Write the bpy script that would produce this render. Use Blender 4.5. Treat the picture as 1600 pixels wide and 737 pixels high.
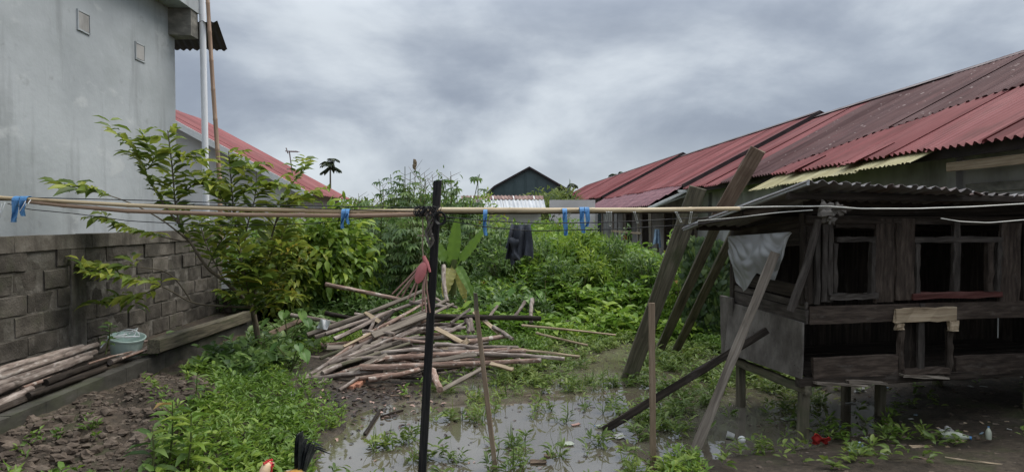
import bpy, math, random
import numpy as np
from mathutils import Vector, noise as mnoise

rnd = random.Random(7)
nr = np.random.default_rng(11)
SC = bpy.context.scene
COL = SC.collection
for o in list(bpy.data.objects):
    bpy.data.objects.remove(o)

# ------------------------------------------------------------------ camera
H = 1.8                      # eye height over the pond
FPX = 1000.0                 # focal length in photograph pixels (1600 wide)
PITCH = math.atan(25.5 / FPX)
cam_d = bpy.data.cameras.new("camera")
cam = bpy.data.objects.new("camera", cam_d)
COL.objects.link(cam)
cam.location = (0, 0, H)
cam.rotation_euler = (math.pi / 2 - PITCH, 0, 0)
cam_d.sensor_width = 36
cam_d.lens = 36 * FPX / 1600
cam_d.clip_start = 0.05
cam_d.clip_end = 2000
SC.camera = cam
cp, sp = math.cos(PITCH), math.sin(PITCH)

# ------------------------------------------------------------------ sky and light
SUN_EL, SUN_AZ = math.radians(58), math.radians(70)
w = bpy.data.worlds.new("World")
SC.world = w
w.use_nodes = True
wn, wl_ = w.node_tree.nodes, w.node_tree.links
wn.clear()


def WN(t, **kw):
    n = wn.new(t)
    for k, v in kw.items():
        setattr(n, k, v)
    return n


out = WN("ShaderNodeOutputWorld")
sky = WN("ShaderNodeTexSky", sky_type='NISHITA', sun_disc=False)
sky.sun_elevation, sky.sun_rotation = SUN_EL, SUN_AZ
bg_sky = WN("ShaderNodeBackground")
bg_sky.inputs[1].default_value = 0.1
wl_.new(sky.outputs[0], bg_sky.inputs[0])
tc = WN("ShaderNodeTexCoord")
sep = WN("ShaderNodeSeparateXYZ")
wl_.new(tc.outputs["Generated"], sep.inputs[0])
zz = WN("ShaderNodeMath", operation='ABSOLUTE')
wl_.new(sep.outputs[2], zz.inputs[0])
za = WN("ShaderNodeMath", operation='ADD')
za.inputs[1].default_value = 0.42
wl_.new(zz.outputs[0], za.inputs[0])
dx = WN("ShaderNodeMath", operation='DIVIDE')
dy = WN("ShaderNodeMath", operation='DIVIDE')
wl_.new(sep.outputs[0], dx.inputs[0]); wl_.new(za.outputs[0], dx.inputs[1])
wl_.new(sep.outputs[1], dy.inputs[0]); wl_.new(za.outputs[0], dy.inputs[1])
cmb = WN("ShaderNodeCombineXYZ")
wl_.new(dx.outputs[0], cmb.inputs[0]); wl_.new(dy.outputs[0], cmb.inputs[1])
cmb.inputs[2].default_value = 3.7
n1 = WN("ShaderNodeTexNoise")
n1.inputs["Scale"].default_value = 1.9
n1.inputs["Detail"].default_value = 7
n1.inputs["Roughness"].default_value = 0.54
n1.inputs["Distortion"].default_value = 0.25
wl_.new(cmb.outputs[0], n1.inputs["Vector"])
ramp = WN("ShaderNodeValToRGB")
cr = ramp.color_ramp
cr.interpolation = 'B_SPLINE'
cr.elements[0].position = 0.34; cr.elements[0].color = (0.150, 0.172, 0.212, 1)
cr.elements[1].position = 0.66; cr.elements[1].color = (0.395, 0.425, 0.452, 1)
e = cr.elements.new(0.50); e.color = (0.228, 0.255, 0.296, 1)
wl_.new(n1.outputs[0], ramp.inputs[0])
# an overcast sky is paler at the horizon haze and brighter towards the zenith
hz = WN("ShaderNodeMapRange")
hz.inputs[1].default_value = 0.0; hz.inputs[2].default_value = 0.13
hz.inputs[3].default_value = 0.7; hz.inputs[4].default_value = 0.0
wl_.new(zz.outputs[0], hz.inputs[0])
mixh = WN("ShaderNodeMixRGB")
mixh.inputs[2].default_value = (0.385, 0.42, 0.45, 1)
wl_.new(hz.outputs[0], mixh.inputs[0]); wl_.new(ramp.outputs[0], mixh.inputs[1])
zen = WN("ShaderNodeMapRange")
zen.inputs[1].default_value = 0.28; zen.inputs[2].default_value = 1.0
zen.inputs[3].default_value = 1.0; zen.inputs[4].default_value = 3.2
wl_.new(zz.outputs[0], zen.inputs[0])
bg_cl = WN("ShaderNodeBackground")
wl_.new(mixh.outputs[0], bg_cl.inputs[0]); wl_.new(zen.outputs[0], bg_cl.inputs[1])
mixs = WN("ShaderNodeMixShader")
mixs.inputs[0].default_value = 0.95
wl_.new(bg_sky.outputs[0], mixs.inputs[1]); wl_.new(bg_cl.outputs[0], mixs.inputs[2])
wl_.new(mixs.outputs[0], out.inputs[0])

sun_d = bpy.data.lights.new("sun", 'SUN')
sun_d.energy = 1.5
sun_d.angle = math.radians(45)
sun_d.color = (1.0, 0.94, 0.84)
sun = bpy.data.objects.new("sun", sun_d)
COL.objects.link(sun)
sdir = Vector((math.sin(SUN_AZ) * math.cos(SUN_EL), math.cos(SUN_AZ) * math.cos(SUN_EL), math.sin(SUN_EL)))
sun.rotation_euler = sdir.to_track_quat('Z', 'Y').to_euler()
sun.location = (0, 0, 30)
SC.view_settings.view_transform = 'Standard'
SC.view_settings.look = 'None'
SC.view_settings.gamma = 1
SC.view_settings.exposure = 0.88
SC.view_settings.use_curve_mapping = False
SC.cycles.use_denoising = True
SC.cycles.max_bounces = 6
SC.cycles.diffuse_bounces = 3
SC.cycles.glossy_bounces = 3
SC.cycles.transmission_bounces = 4
SC.cycles.transparent_max_bounces = 6
SC.cycles.caustics_reflective = False
SC.cycles.caustics_refractive = False


# ------------------------------------------------------------------ placing helpers
def ray(px, py):
    cx, cy = (px - 800) / FPX, (368.5 - py) / FPX
    return Vector((cx, cp + cy * sp, -sp + cy * cp))


def P(px, py, Y):                       # point seen at a photograph pixel, Y metres ahead
    d = ray(px, py)
    t = Y / d.y
    return Vector((d.x * t, Y, H + d.z * t))


def G(px, py, z=0.0):                   # point seen at a pixel on the level z
    d = ray(px, py)
    t = (z - H) / d.z
    return Vector((d.x * t, d.y * t, z))


def R(xp, yl, z):                       # the direction in which the houses and walls run
    return Vector((xp - 0.043 * yl, yl, z))


def nz(v):
    return v / np.maximum(np.linalg.norm(v, axis=-1, keepdims=True), 1e-9)


# ------------------------------------------------------------------ materials
MATS = {}


def newmat(name):
    m = bpy.data.materials.new(name)
    m.use_nodes = True
    nt = m.node_tree
    nt.nodes.clear()
    o = nt.nodes.new("ShaderNodeOutputMaterial")
    b = nt.nodes.new("ShaderNodeBsdfPrincipled")
    nt.links.new(b.outputs[0], o.inputs[0])
    MATS[name] = m
    return m, nt, b, o


def c4(c):
    return (c[0], c[1], c[2], 1)


def coordnode(nt, coord, scale):
    if coord == 'gco':
        a = nt.nodes.new("ShaderNodeAttribute")
        a.attribute_name = "gco"
        src = a.outputs["Vector"]
    elif coord == 'world':
        a = nt.nodes.new("ShaderNodeNewGeometry")
        src = a.outputs["Position"]
    else:
        a = nt.nodes.new("ShaderNodeTexCoord")
        src = a.outputs["Object"]
    mp = nt.nodes.new("ShaderNodeMapping")
    mp.inputs["Scale"].default_value = scale
    nt.links.new(src, mp.inputs[0])
    return mp.outputs[0]


def noise_tex(nt, vec, scale=1.0, detail=5, rough=0.6):
    n = nt.nodes.new("ShaderNodeTexNoise")
    n.inputs["Scale"].default_value = scale
    n.inputs["Detail"].default_value = detail
    n.inputs["Roughness"].default_value = rough
    nt.links.new(vec, n.inputs["Vector"])
    return n.outputs[0]


def noisy(name, cols, scale=(1, 1, 1), coord='gco', rough=0.85, bump=0.3, bscale=None, spots=None, var=0.0, spec=0.25,
          pos=(0.3, 0.5, 0.7), metallic=0.0, bdist=0.01):
    """three-colour noise, an optional second layer of stains, fine relief, a brightness of its own for each object"""
    m, nt, b, o = newmat(name)
    L = nt.links
    f = noise_tex(nt, coordnode(nt, coord, scale))
    r = nt.nodes.new("ShaderNodeValToRGB")
    r.color_ramp.elements[0].position = pos[0]; r.color_ramp.elements[0].color = c4(cols[0])
    r.color_ramp.elements[1].position = pos[2]; r.color_ramp.elements[1].color = c4(cols[2])
    e = r.color_ramp.elements.new(pos[1]); e.color = c4(cols[1])
    L.new(f, r.inputs[0])
    colr = r.outputs[0]
    if spots:
        for (sc, lo, hi, c, amt) in spots:
            f2 = noise_tex(nt, coordnode(nt, coord, sc), detail=6)
            mr = nt.nodes.new("ShaderNodeMapRange")
            mr.inputs[1].default_value = lo; mr.inputs[2].default_value = hi
            mr.inputs[4].default_value = amt
            L.new(f2, mr.inputs[0])
            mx = nt.nodes.new("ShaderNodeMixRGB")
            mx.inputs[2].default_value = c4(c)
            L.new(mr.outputs[0], mx.inputs[0]); L.new(colr, mx.inputs[1])
            colr = mx.outputs[0]
    if var:
        oi = nt.nodes.new("ShaderNodeObjectInfo")
        mr = nt.nodes.new("ShaderNodeMapRange")
        mr.inputs[3].default_value = 1 - var; mr.inputs[4].default_value = 1 + var
        L.new(oi.outputs["Random"], mr.inputs[0])
        hs = nt.nodes.new("ShaderNodeHueSaturation")
        L.new(mr.outputs[0], hs.inputs["Value"]); L.new(colr, hs.inputs["Color"])
        colr = hs.outputs[0]
    L.new(colr, b.inputs["Base Color"])
    b.inputs["Roughness"].default_value = rough
    b.inputs["Specular IOR Level"].default_value = spec
    b.inputs["Metallic"].default_value = metallic
    if bump:
        fb = noise_tex(nt, coordnode(nt, coord, bscale or tuple(s * 2 for s in scale)), detail=4)
        bp = nt.nodes.new("ShaderNodeBump")
        bp.inputs["Strength"].default_value = bump
        bp.inputs["Distance"].default_value = bdist
        L.new(fb, bp.inputs["Height"]); L.new(bp.outputs[0], b.inputs["Normal"])
    return m


def leafmat(name, dark, mid, light, trans=0.35, rough=0.42, spec=0.35, brown=None):
    k = lambda c: (min(.6, c[0] * 1.85), min(.6, c[1] * 1.5), c[2] * 1.6)
    dark, mid, light, brown = k(dark), k(mid), k(light), (k(brown) if brown else None)
    m, nt, b, o = newmat(name)
    L = nt.links
    a = nt.nodes.new("ShaderNodeAttribute")
    a.attribute_name = "rnd"
    r = nt.nodes.new("ShaderNodeValToRGB")
    r.color_ramp.elements[0].position = 0.0; r.color_ramp.elements[0].color = c4(dark)
    r.color_ramp.elements[1].position = 1.0 if not brown else 0.93; r.color_ramp.elements[1].color = c4(light)
    e = r.color_ramp.elements.new(0.5); e.color = c4(mid)
    if brown:
        e = r.color_ramp.elements.new(0.97); e.color = c4(brown)
    L.new(a.outputs["Fac"], r.inputs[0])
    L.new(r.outputs[0], b.inputs["Base Color"])
    b.inputs["Roughness"].default_value = rough
    b.inputs["Specular IOR Level"].default_value = spec
    t = nt.nodes.new("ShaderNodeBsdfTranslucent")
    hs = nt.nodes.new("ShaderNodeHueSaturation")
    hs.inputs["Value"].default_value = 1.25
    L.new(r.outputs[0], hs.inputs["Color"]); L.new(hs.outputs[0], t.inputs[0])
    mx = nt.nodes.new("ShaderNodeMixShader")
    mx.inputs[0].default_value = trans
    L.new(b.outputs[0], mx.inputs[1]); L.new(t.outputs[0], mx.inputs[2]); L.new(mx.outputs[0], o.inputs[0])
    return m


def plain(name, c, rough=0.6, spec=0.3, var=0.12, bump=0.0, sc=12):
    k = lambda q: tuple(x * q for x in c)
    return noisy(name, (k(1 - var), c, k(1 + var)), (sc,) * 3, 'obj', rough, bump, spec=spec)


M_leaf_tree = leafmat("leaf_tree", (0.05, 0.095, 0.018), (0.105, 0.175, 0.026), (0.21, 0.275, 0.045))
M_leaf_yel = leafmat("leaf_yellowing", (0.036, 0.075, 0.013), (0.08, 0.14, 0.02), (0.165, 0.22, 0.03), brown=(0.18, 0.17, 0.02))
M_leaf_shrub = leafmat("leaf_shrub", (0.035, 0.08, 0.012), (0.085, 0.17, 0.02), (0.19, 0.29, 0.035))
M_leaf_cass = leafmat("leaf_cassava", (0.025, 0.06, 0.016), (0.055, 0.115, 0.028), (0.11, 0.19, 0.05))
M_leaf_weed = leafmat("leaf_weed", (0.035, 0.09, 0.012), (0.085, 0.18, 0.022), (0.18, 0.29, 0.04), brown=(0.17, 0.13, 0.04))
M_leaf_cover = leafmat("leaf_cover", (0.03, 0.07, 0.012), (0.07, 0.15, 0.02), (0.15, 0.24, 0.035), brown=(0.15, 0.12, 0.04))
M_leaf_pond = leafmat("leaf_pond", (0.03, 0.062, 0.014), (0.07, 0.13, 0.025), (0.15, 0.22, 0.045), brown=(0.17, 0.11, 0.04))
M_leaf_taro = leafmat("leaf_taro", (0.05, 0.12, 0.03), (0.08, 0.18, 0.04), (0.13, 0.25, 0.06), rough=0.35)
M_leaf_banana = leafmat("leaf_banana", (0.05, 0.11, 0.02), (0.09, 0.18, 0.03), (0.15, 0.25, 0.05), rough=0.35, brown=(0.25, 0.2, 0.08))
M_leaf_ivy = leafmat("leaf_ivy", (0.018, 0.04, 0.012), (0.035, 0.075, 0.02), (0.07, 0.12, 0.03), rough=0.35)
M_leaf_far = leafmat("leaf_far", (0.04, 0.075, 0.025), (0.08, 0.135, 0.035), (0.14, 0.20, 0.05))
M_leaf_palm = leafmat("leaf_palm", (0.012, 0.022, 0.012), (0.022, 0.04, 0.018), (0.04, 0.06, 0.025), trans=0.15)
M_straw = leafmat("straw", (0.10, 0.09, 0.05), (0.17, 0.15, 0.08), (0.25, 0.22, 0.12), trans=0.1)

M_bark = noisy("bark", ((0.05, 0.04, 0.028), (0.11, 0.09, 0.065), (0.18, 0.15, 0.11)), (6, 40, 40), bump=0.5)
M_stem = noisy("green_stem", ((0.05, 0.07, 0.02), (0.09, 0.11, 0.035), (0.13, 0.14, 0.06)), (6, 40, 40), bump=0.2)
M_pole = noisy("pole_bark", ((0.08, 0.06, 0.05), (0.20, 0.16, 0.135), (0.37, 0.315, 0.275)), (5, 26, 26), bump=0.7, var=0.3,
               spots=[((9, 20, 20), 0.56, 0.66, (0.42, 0.38, 0.34), 0.7), ((7, 9, 9), 0.60, 0.72, (0.03, 0.022, 0.016), 0.85)])
M_polered = noisy("pole_red", ((0.10, 0.06, 0.045), (0.235, 0.155, 0.12), (0.38, 0.285, 0.235)), (5, 26, 26), bump=0.7, var=0.22,
                  spots=[((12, 14, 14), 0.55, 0.63, (0.52, 0.46, 0.40), 0.75), ((14, 18, 18), 0.60, 0.68, (0.04, 0.025, 0.02), 0.9)])
M_wood = noisy("weathered_wood", ((0.09, 0.074, 0.06), (0.18, 0.15, 0.12), (0.29, 0.25, 0.205)), (2.5, 45, 45), bump=0.5, var=0.2,
               spots=[((3, 6, 6), 0.56, 0.75, (0.045, 0.036, 0.028), 0.7)])
M_woodmoss = noisy("mossy_wood", ((0.05, 0.046, 0.033), (0.115, 0.10, 0.07), (0.19, 0.17, 0.12)), (2.5, 40, 40), bump=0.5, var=0.1,
                   spots=[((3, 8, 8), 0.50, 0.7, (0.055, 0.065, 0.03), 0.8), ((5, 12, 12), 0.6, 0.75, (0.03, 0.024, 0.018), 0.7)])
M_woodpale = noisy("pale_wood", ((0.22, 0.16, 0.10), (0.35, 0.27, 0.18), (0.47, 0.38, 0.27)), (2.5, 45, 45), bump=0.35, var=0.15,
                   spots=[((4, 7, 7), 0.58, 0.75, (0.14, 0.10, 0.06), 0.6)])
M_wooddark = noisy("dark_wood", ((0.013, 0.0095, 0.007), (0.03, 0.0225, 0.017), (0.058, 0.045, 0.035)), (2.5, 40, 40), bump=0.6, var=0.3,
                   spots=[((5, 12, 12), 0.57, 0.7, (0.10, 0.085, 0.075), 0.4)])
M_woodbrown = noisy("brown_plank", ((0.085, 0.058, 0.04), (0.15, 0.105, 0.075), (0.22, 0.165, 0.12)), (2.5, 45, 45), bump=0.4, var=0.12)
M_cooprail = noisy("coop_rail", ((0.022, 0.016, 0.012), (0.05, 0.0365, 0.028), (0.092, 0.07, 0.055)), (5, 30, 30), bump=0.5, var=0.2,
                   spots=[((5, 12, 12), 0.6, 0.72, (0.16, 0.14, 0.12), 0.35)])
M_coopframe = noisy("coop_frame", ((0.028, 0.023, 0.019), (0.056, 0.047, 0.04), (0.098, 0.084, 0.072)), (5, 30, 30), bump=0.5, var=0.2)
M_woodred = noisy("red_sill", ((0.05, 0.016, 0.014), (0.09, 0.03, 0.025), (0.12, 0.06, 0.05)), (3, 40, 40), bump=0.4)
M_ply = noisy("old_plywood", ((0.075, 0.064, 0.056), (0.13, 0.115, 0.10), (0.19, 0.17, 0.15)), (5, 9, 9), bump=0.4,
              spots=[((1.6, 2.5, 2.5), 0.52, 0.72, (0.055, 0.045, 0.038), 0.8), ((30, 30, 30), 0.64, 0.7, (0.02, 0.016, 0.013), 0.9)])
M_black = noisy("blackened_post", ((0.006, 0.0062, 0.007), (0.014, 0.0135, 0.014), (0.035, 0.031, 0.029)), (4, 60, 60), rough=0.75, bump=0.8, bdist=.004,
                spots=[((3, 14, 14), 0.6, 0.72, (0.06, 0.052, 0.046), 0.6)])
M_stake = noisy("stake_wood", ((0.14, 0.10, 0.065), (0.24, 0.175, 0.12), (0.33, 0.255, 0.185)), (3, 40, 40), bump=0.4)
M_bamboo = noisy("bamboo", ((0.34, 0.25, 0.14), (0.50, 0.39, 0.24), (0.62, 0.52, 0.35)), (1.5, 30, 30), rough=0.45, bump=0.1, spec=0.4,
                 spots=[((4, 10, 10), 0.6, 0.75, (0.2, 0.12, 0.07), 0.6)])
M_bambooold = noisy("old_bamboo", ((0.2, 0.12, 0.08), (0.33, 0.22, 0.15), (0.42, 0.31, 0.22)), (1.5, 30, 30), rough=0.5, bump=0.1, spec=0.4)

M_plaster = noisy("grey_plaster", ((0.345, 0.37, 0.385), (0.405, 0.432, 0.447), (0.46, 0.488, 0.503)), (0.9, 0.9, 0.9), 'world', bump=0.35,
                  bscale=(6, 6, 6), bdist=0.02,
                  spots=[((0.7, 0.55, 1.1), 0.48, 0.72, (0.29, 0.315, 0.315), 0.8), ((9, 2.6, 0.3), 0.53, 0.74, (0.2, 0.21, 0.212), 0.75), ((1.8, 1.2, 2.4), 0.60, 0.66, (0.53, 0.55, 0.55), 0.5),
                         ((3.5, 3.5, 3.5), 0.62, 0.70, (0.22, 0.23, 0.225), 0.45), ((0.9, 0.35, 0.5), 0.58, 0.7, (0.31, 0.335, 0.34), 0.6)])
M_rawconc = noisy("raw_concrete", ((0.13, 0.125, 0.11), (0.22, 0.21, 0.185), (0.33, 0.31, 0.27)), (5, 5, 9), 'obj', bump=0.7,
                  spots=[((2, 2, 6), 0.5, 0.7, (0.1, 0.095, 0.085), 0.7)])
M_block = noisy("wall_block", ((0.05, 0.043, 0.035), (0.098, 0.086, 0.071), (0.158, 0.14, 0.118)), (5, 5, 7), 'world', bump=0.9, var=0.35, bscale=(50, 50, 50),
                spots=[((1.3, 1.3, 2.2), 0.45, 0.62, (0.04, 0.036, 0.029), 0.75), ((2.5, 2.5, 2), 0.57, 0.72, (0.055, 0.06, 0.032), 0.6), ((9, 9, 5), 0.62, 0.72, (0.2, 0.19, 0.17), 0.5)])
M_mortar = noisy("mortar", ((0.06, 0.054, 0.046), (0.125, 0.113, 0.097), (0.24, 0.225, 0.2)), (6, 6, 9), 'obj', bump=1.0, bscale=(35, 35, 35),
                 spots=[((1.5, 1.5, 1.5), 0.45, 0.65, (0.06, 0.055, 0.042), 0.7)])
M_capc = noisy("wall_cap", ((0.06, 0.053, 0.043), (0.125, 0.11, 0.09), (0.2, 0.185, 0.155)), (4, 4, 4), 'obj', bump=0.8, bscale=(30, 30, 30),
               spots=[((5, 5, 0.6), 0.48, 0.7, (0.045, 0.038, 0.03), 0.75), ((3, 3, 3), 0.6, 0.75, (0.07, 0.075, 0.035), 0.6)])
M_kerb = noisy("kerb_concrete", ((0.03, 0.03, 0.024), (0.06, 0.056, 0.047), (0.10, 0.094, 0.08)), (3, 3, 6), 'obj', bump=0.7,
               spots=[((2, 2, 3), 0.5, 0.7, (0.06, 0.068, 0.035), 0.7)])
M_hwall = noisy("house_plaster", ((0.48, 0.47, 0.44), (0.57, 0.56, 0.53), (0.64, 0.63, 0.60)), (0.8, 0.8, 0.8), 'obj', bump=0.2,
                spots=[((1.2, 1.2, 0.5), 0.55, 0.75, (0.28, 0.27, 0.25), 0.6)])
M_rowwall = noisy("row_wall", ((0.28, 0.275, 0.26), (0.38, 0.37, 0.355), (0.48, 0.47, 0.45)), (1.4, 1.4, 1.4), 'obj', bump=0.4,
                  spots=[((1.6, 1.6, 0.7), 0.48, 0.7, (0.12, 0.115, 0.105), 0.75)])
M_redroof = noisy("red_metal", ((0.165, 0.044, 0.044), (0.215, 0.062, 0.061), (0.265, 0.088, 0.085)), (0.7, 0.7, 0.7), rough=0.65, bump=0.0, spec=0.25, var=0.13,
                  spots=[((0.5, 5, 5), 0.50, 0.72, (0.095, 0.028, 0.028), 0.75), ((0.8, 1.1, 1.1), 0.55, 0.68, (0.12, 0.04, 0.036), 0.6), ((3, 14, 14), 0.66, 0.72, (0.07, 0.03, 0.028), 0.7), ((8, 12, 12), 0.68, 0.74, (0.26, 0.14, 0.13), 0.5), ((0.45, 0.7, 0.7), 0.52, 0.68, (0.285, 0.115, 0.11), 0.55)])
M_brownroof = noisy("rusted_metal", ((0.065, 0.03, 0.03), (0.10, 0.05, 0.048), (0.14, 0.078, 0.074)), (0.9, 3, 3), rough=0.7, bump=0.0, spec=0.2, var=0.07,
                    spots=[((9, 4, 4), 0.64, 0.66, (0.30, 0.23, 0.21), 0.8), ((1, 2.5, 2.5), 0.55, 0.75, (0.15, 0.05, 0.05), 0.6)])
M_roofblack = noisy("roof_trim", ((0.016, 0.013, 0.014), (0.035, 0.026, 0.026), (0.06, 0.048, 0.046)), (3, 9, 9), rough=0.6, bump=0.1)
M_ridge = noisy("ridge_cap", ((0.10, 0.07, 0.07), (0.16, 0.125, 0.12), (0.24, 0.2, 0.19)), (2, 6, 6), rough=0.6, bump=0.1)
M_tileroof = noisy("maroon_tile_metal", ((0.115, 0.035, 0.042), (0.175, 0.06, 0.068), (0.25, 0.105, 0.11)), (2, 3, 3), rough=0.45, bump=0.0, spec=0.4)
M_yellow = noisy("yellowed_sheet", ((0.26, 0.22, 0.10), (0.37, 0.325, 0.17), (0.47, 0.43, 0.26)), (1.5, 6, 6), rough=0.6, bump=0.0,
                 spots=[((2, 6, 6), 0.52, 0.7, (0.15, 0.115, 0.05), 0.75)])
M_zinc = noisy("old_zinc", ((0.10, 0.085, 0.08), (0.17, 0.155, 0.15), (0.27, 0.255, 0.25)), (1.2, 7, 7), rough=0.6, bump=0.0, metallic=0.1,
               spots=[((1.5, 4, 4), 0.55, 0.72, (0.10, 0.05, 0.035), 0.8)])
M_zincpale = noisy("pale_zinc", ((0.33, 0.335, 0.34), (0.44, 0.45, 0.455), (0.54, 0.55, 0.555)), (0.8, 6, 6), rough=0.5, bump=0.0)
M_rustzinc = noisy("rust_strip", ((0.12, 0.065, 0.05), (0.2, 0.12, 0.1), (0.3, 0.2, 0.17)), (1, 4, 4), rough=0.7, bump=0.0)
M_greenmetal = noisy("dark_green_metal", ((0.055, 0.082, 0.084), (0.066, 0.096, 0.098), (0.078, 0.11, 0.112)), (0.2, 3, 3), rough=0.6, bump=0.0)
M_whitepaint = plain("white_paint", (0.62, 0.62, 0.60), 0.5, 0.35, 0.08)
M_pvc = noisy("white_pipe", ((0.66, 0.68, 0.71), (0.77, 0.79, 0.82), (0.84, 0.85, 0.87)), (1.2, 6, 6), rough=0.35, bump=0.0, spec=0.45)
M_wire = plain("black_wire", (0.012, 0.012, 0.013), 0.5, 0.3)
M_wirewhite = plain("pale_wire", (0.6, 0.58, 0.52), 0.5, 0.3)
M_rope = plain("rope", (0.33, 0.27, 0.2), 0.9, 0.1, 0.25, sc=60)
M_bluerag = plain("blue_plastic", (0.09, 0.24, 0.47), 0.5, 0.3, 0.3, sc=25)
M_whiterag = plain("white_plastic", (0.66, 0.68, 0.68), 0.5, 0.4, 0.12, sc=25)
M_shirt = noisy("dark_cloth", ((0.042, 0.046, 0.055), (0.062, 0.067, 0.078), (0.09, 0.096, 0.11)), (8, 8, 8), 'obj', rough=0.95, bump=0.2, bscale=(200, 200, 200), spec=0.1)
M_pink = plain("pink_plastic", (0.46, 0.15, 0.15), 0.5, 0.35, 0.15)
M_pinkwood = noisy("pinkish_stick", ((0.22, 0.13, 0.10), (0.34, 0.21, 0.17), (0.44, 0.29, 0.25)), (3, 40, 40), bump=0.3)
M_redcloth = plain("red_cloth", (0.42, 0.04, 0.035), 0.9, 0.1, 0.25)
M_bluecloth = plain("pale_blue_cloth", (0.35, 0.47, 0.62), 0.9, 0.1, 0.25)
M_mint = noisy("mint_plastic", ((0.38, 0.50, 0.44), (0.46, 0.58, 0.52), (0.53, 0.64, 0.58)), (4, 4, 4), 'obj', rough=0.45, bump=0.05,
               spots=[((6, 6, 6), 0.56, 0.75, (0.25, 0.3, 0.24), 0.6)])
M_litter = plain("dirty_white_plastic", (0.36, 0.355, 0.33), 0.55, 0.3, 0.3, sc=20)
M_bluelit = plain("dirty_blue_plastic", (0.2, 0.27, 0.32), 0.55, 0.3, 0.3, sc=20)
M_brick = noisy("red_brick", ((0.26, 0.11, 0.065), (0.36, 0.17, 0.11), (0.44, 0.24, 0.17)), (20, 20, 20), 'obj', bump=0.5)
M_stone = noisy("rubble_stone", ((0.06, 0.045, 0.034), (0.12, 0.092, 0.07), (0.21, 0.172, 0.137)), (7, 7, 7), 'obj', bump=0.8, bscale=(40, 40, 40), var=0.25,
                spots=[((5, 5, 5), 0.52, 0.7, (0.09, 0.07, 0.05), 0.7)])
M_glassdark = plain("dark_glass", (0.02, 0.022, 0.025), 0.2, 0.5)

# wet mud and soil
m, nt, b, o = newmat("soil")
L = nt.links
v1 = coordnode(nt, 'obj', (1, 1, 1))
f1 = noise_tex(nt, v1, 1.3, 8, 0.65)
f2 = noise_tex(nt, v1, 22, 6, 0.7)
r = nt.nodes.new("ShaderNodeValToRGB")
r.color_ramp.elements[0].position = 0.35; r.color_ramp.elements[0].color = (0.03, 0.024, 0.017, 1)
r.color_ramp.elements[1].position = 0.7; r.color_ramp.elements[1].color = (0.10, 0.082, 0.062, 1)
e = r.color_ramp.elements.new(0.52); e.color = (0.06, 0.047, 0.034, 1)
L.new(f1, r.inputs[0])
r2 = nt.nodes.new("ShaderNodeValToRGB")
r2.color_ramp.elements[0].position = 0.3; r2.color_ramp.elements[0].color = (0.45, 0.45, 0.45, 1)
r2.color_ramp.elements[1].position = 0.72; r2.color_ramp.elements[1].color = (1.6, 1.55, 1.5, 1)
L.new(f2, r2.inputs[0])
mx = nt.nodes.new("ShaderNodeMixRGB"); mx.blend_type = 'MULTIPLY'; mx.inputs[0].default_value = 1
L.new(r.outputs[0], mx.inputs[1]); L.new(r2.outputs[0], mx.inputs[2])
f3 = noise_tex(nt, v1, 2.2, 6, 0.6)
mr = nt.nodes.new("ShaderNodeMapRange"); mr.inputs[1].default_value = 0.55; mr.inputs[2].default_value = 0.7; mr.inputs[4].default_value = 0.7
L.new(f3, mr.inputs[0])
mx2 = nt.nodes.new("ShaderNodeMixRGB"); mx2.inputs[2].default_value = (0.05, 0.062, 0.02, 1)
L.new(mr.outputs[0], mx2.inputs[0]); L.new(mx.outputs[0], mx2.inputs[1]); L.new(mx2.outputs[0], b.inputs["Base Color"])
ge = nt.nodes.new("ShaderNodeNewGeometry")
sz = nt.nodes.new("ShaderNodeSeparateXYZ"); L.new(ge.outputs["Position"], sz.inputs[0])
wet = nt.nodes.new("ShaderNodeMapRange"); wet.inputs[1].default_value = 0.0; wet.inputs[2].default_value = 0.07
wet.inputs[3].default_value = 0.22; wet.inputs[4].default_value = 0.8
L.new(sz.outputs[2], wet.inputs[0]); L.new(wet.outputs[0], b.inputs["Roughness"])
b.inputs["Specular IOR Level"].default_value = 0.3
bp = nt.nodes.new("ShaderNodeBump"); bp.inputs["Strength"].default_value = 0.9; bp.inputs["Distance"].default_value = 0.03
L.new(f2, bp.inputs["Height"]); L.new(bp.outputs[0], b.inputs["Normal"])
M_soil = m

# murky pond water: brown silt below a clear reflecting surface
m, nt, b, o = newmat("pond_water")
L = nt.links
v1 = coordnode(nt, 'obj', (1, 1, 1))
f1 = noise_tex(nt, v1, 0.9, 4, 0.5)
r = nt.nodes.new("ShaderNodeValToRGB")
r.color_ramp.elements[0].position = 0.3; r.color_ramp.elements[0].color = (0.075, 0.06, 0.04, 1)
r.color_ramp.elements[1].position = 0.7; r.color_ramp.elements[1].color = (0.14, 0.125, 0.10, 1)
L.new(f1, r.inputs[0]); L.new(r.outputs[0], b.inputs["Base Color"])
b.inputs["Roughness"].default_value = 0.035
b.inputs["IOR"].default_value = 1.9
b.inputs["Specular IOR Level"].default_value = 0.9
f2 = noise_tex(nt, v1, 5, 3, 0.5)
bp = nt.nodes.new("ShaderNodeBump"); bp.inputs["Strength"].default_value = 0.05; bp.inputs["Distance"].default_value = 0.02
L.new(f2, bp.inputs["Height"]); L.new(bp.outputs[0], b.inputs["Normal"])
M_water = m

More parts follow.
